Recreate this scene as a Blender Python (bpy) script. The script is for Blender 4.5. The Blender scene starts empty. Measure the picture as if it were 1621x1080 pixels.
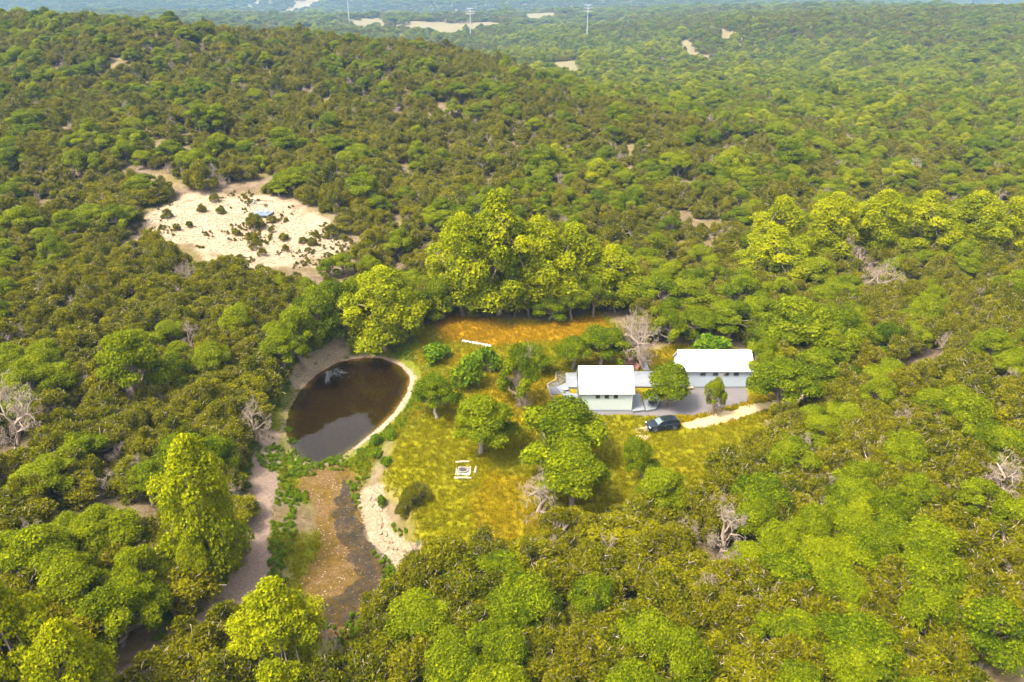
import bpy, math, random
import numpy as np
from mathutils import Vector
from mathutils.geometry import delaunay_2d_cdt

SC = bpy.context.scene
COL = SC.collection
R = math.radians

# ------------------------------------------------------------------ camera
CAMZ, PITCH, FPX = 54.0, R(25.0), 1170.0          # eye height, pitch below level, focal length in photo pixels
cam_d = bpy.data.cameras.new('camera')
cam_d.sensor_width = 36.0
cam_d.lens = FPX / 1621.0 * 36.0
cam_d.clip_start, cam_d.clip_end = 0.5, 40000.0
cam = bpy.data.objects.new('camera', cam_d)
COL.objects.link(cam)
cam.location = (0, 0, CAMZ)
cam.rotation_euler = (R(90) - PITCH, 0, 0)
SC.camera = cam

# ------------------------------------------------------------------ sky, sun, exposure
SUN = Vector((-0.45, -0.30, 0.84)).normalized()     # direction towards the sun
world = bpy.data.worlds.new('World')
SC.world = world
world.use_nodes = True
wn = world.node_tree.nodes
wl = world.node_tree.links
sky = wn.new('ShaderNodeTexSky')
sky.sky_type = 'NISHITA'
sky.sun_disc = False
sky.sun_elevation = math.asin(SUN.z)
sky.sun_rotation = math.atan2(SUN.x, SUN.y)
sky.air_density, sky.dust_density, sky.ozone_density = 1.0, 6.0, 0.6
hs = wn.new('ShaderNodeHueSaturation')             # thin even cloud: the sky is nearly white all over
hs.inputs['Saturation'].default_value = 0.15
wl.new(sky.outputs[0], hs.inputs['Color'])
wl.new(hs.outputs[0], wn['Background'].inputs['Color'])
wn['Background'].inputs['Strength'].default_value = 0.15
sun_d = bpy.data.lights.new('sun', 'SUN')
sun_d.energy, sun_d.angle, sun_d.color = 2.2, R(11), (1.0, 0.89, 0.68)
sun = bpy.data.objects.new('sun', sun_d)
COL.objects.link(sun)
sun.location = (-60, 0, 150)
sun.rotation_euler = (-SUN).to_track_quat('-Z', 'Y').to_euler()
vs = SC.view_settings
vs.view_transform, vs.look, vs.gamma, vs.exposure = 'Standard', 'None', 1.0, 1.88
vs.use_curve_mapping = False
cy = SC.cycles
cy.max_bounces, cy.diffuse_bounces, cy.glossy_bounces, cy.transmission_bounces = 6, 3, 2, 3
cy.transparent_max_bounces, cy.volume_bounces = 8, 0
cy.use_denoising = True
cy.caustics_reflective = cy.caustics_refractive = False
cy.sample_clamp_indirect = 6.0

# ------------------------------------------------------------------ helpers: noise, polygons, picture to ground
RNG = np.random.default_rng(7)
random.seed(7)
LAT = RNG.random((256, 256))
def vnoise(x, y, s, o=0):
    x = np.asarray(x, float) / s + 31.7 * o + 1000.0; y = np.asarray(y, float) / s + 17.3 * o + 1000.0
    xi = np.floor(x).astype(int); yi = np.floor(y).astype(int)
    fx = x - xi; fy = y - yi
    fx = fx * fx * (3 - 2 * fx); fy = fy * fy * (3 - 2 * fy)
    a = LAT[xi & 255, yi & 255]; b = LAT[(xi + 1) & 255, yi & 255]
    c = LAT[xi & 255, (yi + 1) & 255]; d = LAT[(xi + 1) & 255, (yi + 1) & 255]
    return (a * (1 - fx) + b * fx) * (1 - fy) + (c * (1 - fx) + d * fx) * fy - 0.5
def sstep(a, b, x):
    t = np.clip((np.asarray(x, float) - a) / (b - a), 0, 1)
    return t * t * (3 - 2 * t)
def sdist(poly, x, y):
    """signed distance to a polygon, negative inside"""
    P = np.asarray(poly, float)
    x = np.asarray(x, float); y = np.asarray(y, float)
    best = np.full(x.shape, 1e18); ins = np.zeros(x.shape, bool)
    n = len(P)
    for i in range(n):
        ax, ay = P[i]; bx, by = P[(i + 1) % n]
        ex, ey = bx - ax, by - ay
        t = np.clip(((x - ax) * ex + (y - ay) * ey) / (ex * ex + ey * ey + 1e-12), 0, 1)
        best = np.minimum(best, (x - ax - t * ex) ** 2 + (y - ay - t * ey) ** 2)
        c = ((ay > y) != (by > y)) & (x < (bx - ax) * (y - ay) / (by - ay + 1e-12) + ax)
        ins ^= c
    d = np.sqrt(best)
    return np.where(ins, -d, d)
def pdist(line, x, y):
    """distance to a polyline"""
    P = np.asarray(line, float)
    x = np.asarray(x, float); y = np.asarray(y, float)
    best = np.full(x.shape, 1e18)
    for (ax, ay), (bx, by) in zip(P[:-1], P[1:]):
        ex, ey = bx - ax, by - ay
        t = np.clip(((x - ax) * ex + (y - ay) * ey) / (ex * ex + ey * ey + 1e-12), 0, 1)
        best = np.minimum(best, (x - ax - t * ex) ** 2 + (y - ay - t * ey) ** 2)
    return np.sqrt(best)
CP, SP = math.cos(PITCH), math.sin(PITCH)
def ray(px, py):
    u = (px - 810.5) / FPX; v = (540.0 - py) / FPX
    return u, CP + v * SP, -SP + v * CP
def at(px, py, z=0.0):
    """a photo pixel to the point at height z"""
    a, b, c = ray(px, py)
    t = (z - CAMZ) / c
    return (a * t, b * t)
def pix(x, y, z):
    """a point to its photo pixel"""
    x = np.asarray(x, float); y = np.asarray(y, float); z = np.asarray(z, float)
    dz = z - CAMZ
    dep = y * CP - dz * SP
    return 810.5 + FPX * x / dep, 540.0 - FPX * (y * SP + dz * CP) / dep

# ------------------------------------------------------------------ terrain
KC = np.array([-1.0, -.63, -.45, -.28, -.085, .03, .11, .19, .30, .47, .63, 1.0])
ZT = np.array([
 [15,   2, 0, -2, -2, -1, 0, 0, 0, 0, 0, 1, 2],
 [30,   3, 0, -2, -2, -1, 0, 0, 0, 0, 0, 1, 2],
 [60,   4, 1, -2, -2.5, -1, 0, 0, 0, 0, 0, 1, 2],
 [90,   5, 2, -.5, -1.5, -.5, 0, 0, 0, 0, 0, 1, 2],
 [120,  8, 5, 4, 1.0, -.3, 0, 0, 0, 0, 0, 1, 2],
 [150, 10, 7.5, 6, 3.0, 1, .5, .5, .5, .5, .5, 1, 2],
 [180, 13, 10, 9, 9, 4.5, 3, 2.5, 2, 1.5, 1, 1, 2],
 [220, 18, 15, 14, 13, 9, 7.5, 7, 7, 7, 3, 1, 2],
 [260, 24, 21, 20, 18, 13.5, 12, 12.5, 11.5, 7, 3, 1, 2],
 [300, 30, 28, 27, 24, 19.5, 18.5, 14.5, 9, 5, 3, 1.5, 2],
 [350, 39, 37, 35, 32, 27.5, 20.5, 11, 6, 3.5, 3, 2, 2],
 [400, 44, 41.5, 39.5, 35.5, 26, 15, 7, 4.5, 3, 3, 3, 3],
 [480, 40, 38, 36, 28, 11, 2, -2, -3, -3, -2, 0, 2],
 [600, 16, 14, 12, 6, -3, -6, -8, -8, -6, -1, 4, 8],
 [800,  4, 3, 2, 0, -4, -5, -6, -4, 4, 18, 28, 33],
 [950,  5, 4, 4, 3, 1, 0, 0, 5, 20, 36, 42, 45],
 [1100, 8, 8, 8, 7, 7, 7, 9, 16, 30, 38, 43, 46],
 [1400, 8, 8, 8, 7, 7, 7, 8, 10, 15, 18, 20, 22],
 [2000, 14, 14, 12, 10, 8, 8, 10, 12, 12, 12, 12, 12],
 [2800, 50, 48, 45, 35, 25, 20, 25, 35, 30, 25, 25, 30],
 [3600, 90, 85, 80, 70, 50, 40, 50, 60, 45, 38, 36, 40],
 [5000, 150, 140, 140, 130, 110, 90, 95, 100, 75, 60, 50, 60],
 [9000, 200, 190, 190, 180, 160, 150, 150, 150, 110, 80, 70, 90],
 [20000, 200, 190, 190, 180, 160, 150, 150, 150, 110, 80, 70, 90]])
LY = np.log(ZT[:, 0])
NK, NL = 321, 480
KF = np.linspace(-1.6, 1.6, NK); LF = np.linspace(LY[0], LY[-1], NL)
_t1 = np.array([np.interp(KF, KC, r) for r in ZT[:, 1:]])
GZ = np.array([np.interp(LF, LY, _t1[:, j]) for j in range(NK)])          # [k, l]
def _blur(a, n, ax):
    k = np.hanning(2 * n + 3)[1:-1]; k /= k.sum()
    p = np.pad(a, [(n, n) if i == ax else (0, 0) for i in range(2)], mode='edge')
    return np.apply_along_axis(lambda m: np.convolve(m, k, 'valid'), ax, p)
GZ = _blur(_blur(GZ, 10, 0), 6, 1)

POND = [at(a, b, -2.2) for a, b in [(578, 566), (606, 568), (634, 580), (649, 598), (643, 622), (622, 654), (592, 682), (562, 706), (532, 727), (503, 735), (477, 729), (461, 708), (453, 682), (458, 652), (474, 621), (500, 595), (535, 574)]]
CREEKBED = [at(a, b, -3.0) for a, b in [(478, 745), (540, 742), (566, 765), (578, 800), (594, 838), (640, 884), (640, 930), (600, 990), (520, 1010), (470, 985), (478, 920), (512, 870), (505, 810), (478, 775)]]
PATH = [at(a, b, -1.8) for a, b in [(424, 690), (420, 740), (416, 790), (408, 850), (400, 905), (372, 950), (340, 1000), (300, 1040), (262, 1080), (200, 1140)]]
LEDGE = [at(a, b, -1.5) for a, b in [(586, 770), (592, 805), (604, 835), (624, 858), (646, 880)]]
MOUND = [at(a, b, 0.5) for a, b in [(690, 505), (740, 492), (800, 512), (860, 512), (945, 498), (960, 515), (900, 530), (780, 540), (700, 530)]]
TERRACE = [at(a, b, 0.0) for a, b in [(660, 640), (700, 560), (760, 540), (1000, 540), (1300, 560), (1330, 640), (1200, 760), (1000, 850), (760, 900), (680, 880), (655, 850), (625, 815), (612, 780), (616, 740), (620, 700)]]

def base_z(x, y):
    Y = np.maximum(y, 15.0)
    k = np.clip(x / Y, -1.599, 1.599)
    l = np.log(np.clip(Y, 15.01, 19999))
    a = (k + 1.6) / 3.2 * (NK - 1); b = (l - LF[0]) / (LF[-1] - LF[0]) * (NL - 1)
    i = np.clip(a.astype(int), 0, NK - 2); j = np.clip(b.astype(int), 0, NL - 2)
    fa = a - i; fb = b - j
    return (GZ[i, j] * (1 - fa) + GZ[i + 1, j] * fa) * (1 - fb) + (GZ[i, j + 1] * (1 - fa) + GZ[i + 1, j + 1] * fa) * fb
def height(x, y):
    x = np.atleast_1d(np.asarray(x, float)); y = np.atleast_1d(np.asarray(y, float))
    z = base_z(x, y)
    far = sstep(135, 240, y); vfar = sstep(900, 2500, y)
    z = z + far * (vnoise(x, y, 60, 1) * 5 + vnoise(x, y, 22, 2) * 2) + sstep(450, 700, y) * (1 - vfar) * (vnoise(x, y, 170, 12) * 20 + vnoise(x, y, 75, 13) * 7) + vfar * (vnoise(x, y, 700, 3) * 55 + vnoise(x, y, 300, 4) * 25)
    z = z + (1 - far) * (vnoise(x, y, 14, 5) * .5 + vnoise(x, y, 4, 6) * .16)
    m = (np.abs(x) < 80) & (y > 20) & (y < 150)
    if m.any():
        xm, ym, zm = x[m], y[m], z[m]
        t = sdist(TERRACE, xm, ym)
        zt = vnoise(xm, ym, 9, 8) * .25
        zm = zm + (zt - zm) * (1 - sstep(-1.0, 4.0, t))
        pad = sdist(PAD, xm, ym)
        zm = zm + (0.0 - zm) * (1 - sstep(-.5, 2.5, pad))
        d = sdist(CREEKBED, xm, ym)
        zc = -2.75 - .012 * (85 - ym) + vnoise(xm, ym, 3, 9) * .18
        right = sstep(-14, -9, xm)                       # the cut bank on the house side is steep
        zm = zm + (zc - zm) * (1 - sstep(-.6, 6.0 - 3.8 * right, d))
        d = sdist(POND, xm, ym)
        inside = -2.2 - np.minimum(1.5, .28 * -d)
        out = -2.2 + .05 * np.maximum(d, 0)
        zm = np.where(d < 0, inside, out + (zm - out) * sstep(.6, 5.0, d))
        z[m] = zm
    return z
PAD = [at(a, b, 0.0) for a, b in [(876, 585), (1010, 570), (1200, 575), (1215, 640), (1090, 668), (1020, 664), (880, 664)]]
def hz(x, y): return float(height(x, y)[0])
def ground(px, py):
    """a photo pixel to the terrain"""
    a, b, c = ray(px, py)
    T_ = np.concatenate([np.arange(30, 260, 1.0), np.geomspace(260, 9000, 360)])
    under = np.flatnonzero(CAMZ + c * T_ < height(a * T_, b * T_))
    i = max(1, int(under[0])) if len(under) else len(T_) - 1
    lo, hi = T_[i - 1], T_[i]
    for _ in range(3):
        q = np.linspace(lo, hi, 12)
        w = np.flatnonzero(CAMZ + c * q < height(a * q, b * q)); k = max(1, int(w[0])) if len(w) else 11
        lo, hi = q[k - 1], q[k]
    return (a * hi, b * hi, hz(a * hi, b * hi))

# ------------------------------------------------------------------ helpers: objects and meshes
def tag(o, label=None, cat=None, group=None, kind=None):
    if label: o['label'] = label
    if cat: o['category'] = cat
    if group: o['group'] = group
    if kind: o['kind'] = kind
    return o
def empty(name, loc=(0, 0, 0), rz=0.0):
    o = bpy.data.objects.new(name, None)
    o.empty_display_size = .3
    COL.objects.link(o)
    o.location = loc; o.rotation_euler = (0, 0, rz)
    return o
def quad_mesh(name, V, Q, mats, midx=None, attrs=None, smooth=False):
    """mesh from an (n,3) and an (m,4) array"""
    V = np.asarray(V, np.float32); Q = np.asarray(Q, np.int32)
    me = bpy.data.meshes.new(name)
    me.vertices.add(len(V)); me.vertices.foreach_set('co', V.ravel())
    me.loops.add(Q.size); me.loops.foreach_set('vertex_index', Q.ravel())
    me.polygons.add(len(Q))
    me.polygons.foreach_set('loop_start', np.arange(0, Q.size, 4, dtype=np.int32))
    me.polygons.foreach_set('loop_total', np.full(len(Q), 4, np.int32))
    for m in mats: me.materials.append(m)
    if midx is not None: me.polygons.foreach_set('material_index', np.asarray(midx, np.int32))
    if attrs:
        for k, a in attrs.items():
            at_ = me.attributes.new(k, 'FLOAT', 'POINT')
            at_.data.foreach_set('value', np.asarray(a, np.float32))
    me.polygons.foreach_set('use_smooth', np.full(len(Q), bool(smooth)))
    me.update(calc_edges=True)
    return me
def link(name, me, parent=None, loc=(0, 0, 0), rz=0.0):
    o = bpy.data.objects.new(name, me)
    COL.objects.link(o)
    o.location = loc; o.rotation_euler = (0, 0, rz)
    if parent: o.parent = parent
    return o
class MB:
    """collects boxes, prisms and tubes and links them as one mesh object"""
    def __init__(s): s.v = []; s.f = []
    def add(s, vs_, fs):
        n = len(s.v); s.v += [tuple(p) for p in vs_]; s.f += [tuple(i + n for i in f) for f in fs]
        return s
    def box(s, c, d, rz=0.0):
        cx, cy_, cz = c; dx, dy, dz = [q / 2 for q in d]; ca, sa = math.cos(rz), math.sin(rz)
        p = []
        for sz in (-1, 1):
            for sx, sy in ((-1, -1), (1, -1), (1, 1), (-1, 1)):
                p.append((cx + sx * dx * ca - sy * dy * sa, cy_ + sx * dx * sa + sy * dy * ca, cz + sz * dz))
        return s.add(p, [(3, 2, 1, 0), (4, 5, 6, 7), (0, 1, 5, 4), (1, 2, 6, 5), (2, 3, 7, 6), (3, 0, 4, 7)])
    def prism(s, poly, z0, z1):
        a = sum(poly[i][0] * poly[(i + 1) % len(poly)][1] - poly[(i + 1) % len(poly)][0] * poly[i][1] for i in range(len(poly)))
        if a < 0: poly = poly[::-1]
        n = len(poly)
        p = [(x, y, z0) for x, y in poly] + [(x, y, z1) for x, y in poly]
        return s.add(p, [tuple(range(n - 1, -1, -1)), tuple(range(n, 2 * n))] + [(i, (i + 1) % n, n + (i + 1) % n, n + i) for i in range(n)])
    def tube(s, pts, rad, n=6):
        v, q = tube(np.array(pts, float), np.array(rad, float) if np.ndim(rad) else np.full(len(pts), rad), n)
        s.add(v, q)
        m = len(v)
        s.f.append(tuple(len(s.v) - m + i for i in range(n))[::-1]); s.f.append(tuple(len(s.v) - n + i for i in range(n)))
        return s
    def build(s, name, mat, parent=None, loc=(0, 0, 0), rz=0.0, smooth=False, bevel=0):
        me = bpy.data.meshes.new(name); me.from_pydata(s.v, [], s.f); me.materials.append(mat)
        if smooth:
            for p in me.polygons: p.use_smooth = True
        me.update()
        o = link(name, me, parent, loc, rz)
        if bevel:
            b = o.modifiers.new('bevel', 'BEVEL'); b.width = bevel; b.segments = 2; b.limit_method = 'ANGLE'
        return o
def tube(P, rad, n=5):
    """tapered tube along points as vertex and quad arrays"""
    T = np.gradient(P, axis=0); T /= np.linalg.norm(T, axis=1)[:, None] + 1e-9
    up = np.where(np.abs(T[:, 2:3]) > .9, np.array([[1., 0, 0]]), np.array([[0, 0, 1.]]))
    A = np.cross(T, up); A /= np.linalg.norm(A, axis=1)[:, None] + 1e-9
    B = np.cross(T, A)
    an = np.linspace(0, 2 * np.pi, n, endpoint=False)
    V = P[:, None, :] + rad[:, None, None] * (np.cos(an)[None, :, None] * A[:, None, :] + np.sin(an)[None, :, None] * B[:, None, :])
    m = len(P); i = np.arange(m - 1)[:, None] * n; j = np.arange(n)[None, :]; j2 = (j + 1) % n
    Q = np.stack([i + j, i + j2, i + n + j2, i + n + j], -1).reshape(-1, 4)
    return V.reshape(-1, 3), Q

# ------------------------------------------------------------------ materials
def new_mat(name):
    m = bpy.data.materials.new(name); m.use_nodes = True
    nt = m.node_tree; b = nt.nodes['Principled BSDF']
    return m, nt, nt.nodes, nt.links, b
def N(nt, t, **kw):
    n = nt.nodes.new(t)
    for k, v in kw.items(): setattr(n, k, v)
    return n
def mixc(nt, fac, a, b, mode='MIX'):
    n = N(nt, 'ShaderNodeMix', data_type='RGBA', blend_type=mode)
    for sock, v in ((n.inputs[0], fac), (n.inputs[6], a), (n.inputs[7], b)):
        if isinstance(v, bpy.types.NodeSocket): nt.links.new(v, sock)
        elif isinstance(v, (int, float)): sock.default_value = v
        else: sock.default_value = (*v, 1) if len(v) == 3 else v
    return n.outputs[2]
def mth(nt, op, a, b=0.0, c=None, clamp=False):
    n = N(nt, 'ShaderNodeMath', operation=op, use_clamp=clamp)
    for i, v in enumerate((a, b, c)):
        if v is None: continue
        if isinstance(v, bpy.types.NodeSocket): nt.links.new(v, n.inputs[i])
        else: n.inputs[i].default_value = v
    return n.outputs[0]
def noise(nt, scale, detail=4, rough=.6, co=None):
    n = N(nt, 'ShaderNodeTexNoise'); n.inputs['Scale'].default_value = scale
    n.inputs['Detail'].default_value = detail; n.inputs['Roughness'].default_value = rough
    if co is None:
        g = N(nt, 'ShaderNodeNewGeometry'); co = g.outputs['Position']
    nt.links.new(co, n.inputs['Vector'])
    return n.outputs['Fac']
def ramp(nt, fac, stops):
    n = N(nt, 'ShaderNodeValToRGB'); e = n.color_ramp.elements
    while len(e) < len(stops): e.new(.5)
    for i, (p, c) in enumerate(stops): e[i].position = p; e[i].color = (*c, 1)
    nt.links.new(fac, n.inputs[0])
    return n.outputs[0]
def plain(name, col, rough=.6, metal=0.0, var=.12, scale=3.0, spec=.5, bump=0.0):
    m, nt, nd, ln, b = new_mat(name)
    tc = N(nt, 'ShaderNodeTexCoord')
    f = noise(nt, scale, 5, .6, tc.outputs['Object'])
    a = [c * (1 - var) for c in col]; c2 = [min(1, c * (1 + var)) for c in col]
    ln.new(ramp(nt, f, [(.25, a), (.75, c2)]), b.inputs['Base Color'])
    b.inputs['Roughness'].default_value = rough; b.inputs['Metallic'].default_value = metal
    b.inputs['Specular IOR Level'].default_value = spec
    if bump:
        bp = N(nt, 'ShaderNodeBump'); bp.inputs['Strength'].default_value = bump; bp.inputs['Distance'].default_value = .05
        ln.new(f, bp.inputs['Height']); ln.new(bp.outputs[0], b.inputs['Normal'])
    return m
def foliage(name, lo, hi, hi2, transl=.25):
    """leaf colour: lo to hi by the tree's own tint, lighter young leaves towards hi2 by leaf"""
    m, nt, nd, ln, b = new_mat(name)
    at1 = N(nt, 'ShaderNodeAttribute', attribute_type='INSTANCER', attribute_name='tint')
    at2 = N(nt, 'ShaderNodeAttribute', attribute_type='GEOMETRY', attribute_name='lv')
    c = mixc(nt, at1.outputs['Fac'], lo, hi)
    c = mixc(nt, mth(nt, 'MULTIPLY_ADD', at2.outputs['Fac'], 1.6, -.62, True), c, hi2)
    c = mixc(nt, mth(nt, 'MULTIPLY_ADD', at2.outputs['Fac'], -1.8, .9, True), c, [q * .55 for q in lo])
    ln.new(c, b.inputs['Base Color'])
    b.inputs['Roughness'].default_value = .6
    b.inputs['Specular IOR Level'].default_value = .03
    tr = N(nt, 'ShaderNodeBsdfTranslucent'); ln.new(c, tr.inputs['Color'])
    mx = N(nt, 'ShaderNodeMixShader'); mx.inputs[0].default_value = transl
    ln.new(b.outputs[0], mx.inputs[1]); ln.new(tr.outputs[0], mx.inputs[2])
    ln.new(mx.outputs[0], nd['Material Output'].inputs['Surface'])
    return m
M = {}
M['juniper'] = foliage('juniper_leaf', (.074, .085, .001), (.158, .140, .0012), (.26, .235, .0016), .35)
M['oak'] = foliage('oak_leaf', (.064, .102, .001), (.175, .200, .001), (.27, .29, .0015), .38)
M['sycamore'] = foliage('sycamore_leaf', (.135, .180, .001), (.27, .285, .001), (.42, .40, .002), .4)
M['herb'] = foliage('herb_leaf', (.06, .13, .003), (.13, .20, .003), (.22, .26, .004), .35)
M['grass'] = foliage('grass_blade', (.185, .185, .001), (.38, .19, .002), (.33, .26, .003), .4)
M['bark'] = plain('bark', (.20, .155, .115), .9, var=.3, scale=5)
M['deadwood'] = plain('dead_wood', (.27, .205, .155), .9, var=.25, scale=3)
M['twig'] = plain('twig', (.36, .275, .21), .9, var=.3, scale=2)

# ------------------------------------------------------------------ the ground: one sheet out to the horizon
LAWN = [at(a, b, 0.0) for a, b in [(684, 512), (735, 490), (800, 512), (860, 512), (948, 497), (985, 520), (1000, 555), (1110, 545), (1190, 560), (1215, 600), (1330, 590), (1340, 625), (1220, 665), (1190, 690), (1110, 720), (1060, 760), (1010, 780), (930, 790), (880, 810), (810, 838), (700, 835), (660, 800), (620, 775), (605, 740), (625, 700), (655, 655), (680, 615), (665, 580), (630, 556), (660, 530)]]
CLEAR = [(lambda g: (g[0], g[1]))(ground(a, b)) for a, b in [(205, 350), (240, 330), (330, 306), (400, 312), (450, 318), (490, 345), (540, 368), (578, 385), (540, 402), (490, 412), (440, 420), (390, 424), (350, 405), (300, 392), (250, 392), (215, 378)]]
YARD = [at(a, b, 0.0) for a, b in [(926, 656), (926, 650), (1000, 651), (1040, 640), (1062, 628), (1100, 612), (1168, 612), (1186, 622), (1180, 636), (1150, 644), (1122, 652), (1098, 657), (1060, 659), (1000, 658)]]
TRACK = [at(a, b, 0.0) for a, b in [(1086, 676), (1110, 670), (1140, 662), (1170, 655), (1200, 646), (1240, 638), (1290, 626), (1340, 612), (1400, 600), (1480, 592)]]
DIRT1 = [at(a, b, 0.0) for a, b in [(90, 850), (140, 815), (200, 800), (245, 825), (240, 870), (215, 930), (160, 960), (130, 900)]]
DIRT2 = [at(a, b, 1.0) for a, b in [(150, 605), (200, 590), (250, 600), (262, 630), (230, 650), (170, 640)]]
BANKSAND = [at(a, b, -1.0) for a, b in [(455, 600), (480, 575), (520, 555), (545, 535), (560, 545), (540, 562), (505, 585), (475, 605)]]
FIELDS = []
for a, b, rx, ry in [(845, 21, 48, 5), (700, 40, 95, 4), (357, 14, 6, 18), (478, 8, 18, 9), (892, 105, 26, 6), (915, 92, 12, 4), (1338, 168, 18, 8), (1185, 221, 12, 4), (1262, 10, 34, 4), (1095, 84, 20, 3), (1140, 48, 14, 3), (1190, 28, 22, 4), (320, 86, 0, 0), (585, 35, 25, 3), (995, 246, 16, 6), (1105, 262, 12, 5)]:
    if rx:
        g = ground(a, b + ry * .3); g1 = ground(a + rx, b + ry * .3); g2 = ground(a, b + ry)
        FIELDS.append((g[0], g[1], abs(g1[0] - g[0]), max(abs(g[1] - g2[1]), .35 * abs(g1[0] - g[0]), .11 * g[1] if g[1] > 450 else 0)))
BELOW = [at(a, b, 0.0) for a, b in [(650, 760), (1190, 640), (1225, 690), (1120, 760), (1062, 800), (1010, 822), (930, 838), (880, 855), (810, 884), (740, 880), (690, 880), (655, 850)]]
OPEN = [at(a, b, -2.0) for a, b in [(425, 690), (480, 735), (600, 790), (650, 890), (640, 960), (560, 1040), (470, 1050), (395, 1000), (400, 880)]]
def field_mask(x, y):
    f = np.zeros(np.shape(x))
    for cx, cy_, rx, ry in FIELDS:
        n = vnoise(x, y, rx * .5 + 3, 11) * .9
        f = np.maximum(f, 1 - sstep(.75, 1.1, np.hypot((x - cx) / rx, (y - cy_) / ry) + n))
    return f
def zones(x, y):
    z = {}
    w = vnoise(x, y, 3.0, 21) * 2.0 + vnoise(x, y, 1.0, 22) * 1.0
    z['lawn'] = 1 - sstep(-1.5, 2.0, np.minimum(sdist(LAWN, x, y), sdist(BELOW, x, y)) + w)
    dry = sstep(.12, .42, vnoise(x, y, 9, 23) + .5 * vnoise(x, y, 3, 24)) * .36
    mo = 1 - sstep(-.5, 1.5, sdist(MOUND, x, y) + .5 * w)
    z['dry'] = np.maximum(dry, mo * .95)
    cl = 1 - sstep(-4.5, 3.5, sdist(CLEAR, x, y) + 2.2 * w + vnoise(x, y, 9, 27) * 7 - .8)
    led = .75 * (1 - sstep(1.0, 2.2, pdist(LEDGE, x, y) + .4 * w))
    bs = 1 - sstep(-.4, 1.2, sdist(BANKSAND, x, y) + .6 * w)
    dp = sdist(POND, x, y)
    ring = (1 - sstep(.35, 1.0, np.abs(dp - .35) + .35 * w)) * np.where(x + .35 * (y - 95) > -25, .9, .35)
    z['stone'] = np.maximum.reduce([cl, led, bs, ring])
    cr = 1 - sstep(-.6, 1.2, sdist(CREEKBED, x, y) + .5 * w)
    z['creek'] = cr * (dp > .5)
    pt = 1 - sstep(.9, 2.3, pdist(PATH, x, y) + .7 * w)
    d2 = (1 - sstep(-.5, 2, sdist(DIRT2, x, y) + .6 * w)) * .8
    z['path'] = np.maximum(pt, d2)
    z['mud'] = 1 - sstep(-1.6, -.1, dp)
    z['herb'] = np.maximum((1 - sstep(4, 8, dp + w)), (1 - sstep(-1, 1, sdist(OPEN, x, y) + w)) * sstep(-.25, .15, vnoise(x, y, 5, 26))) * (1 - ring)
    z['field'] = field_mask(x, y)
    return z
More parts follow.
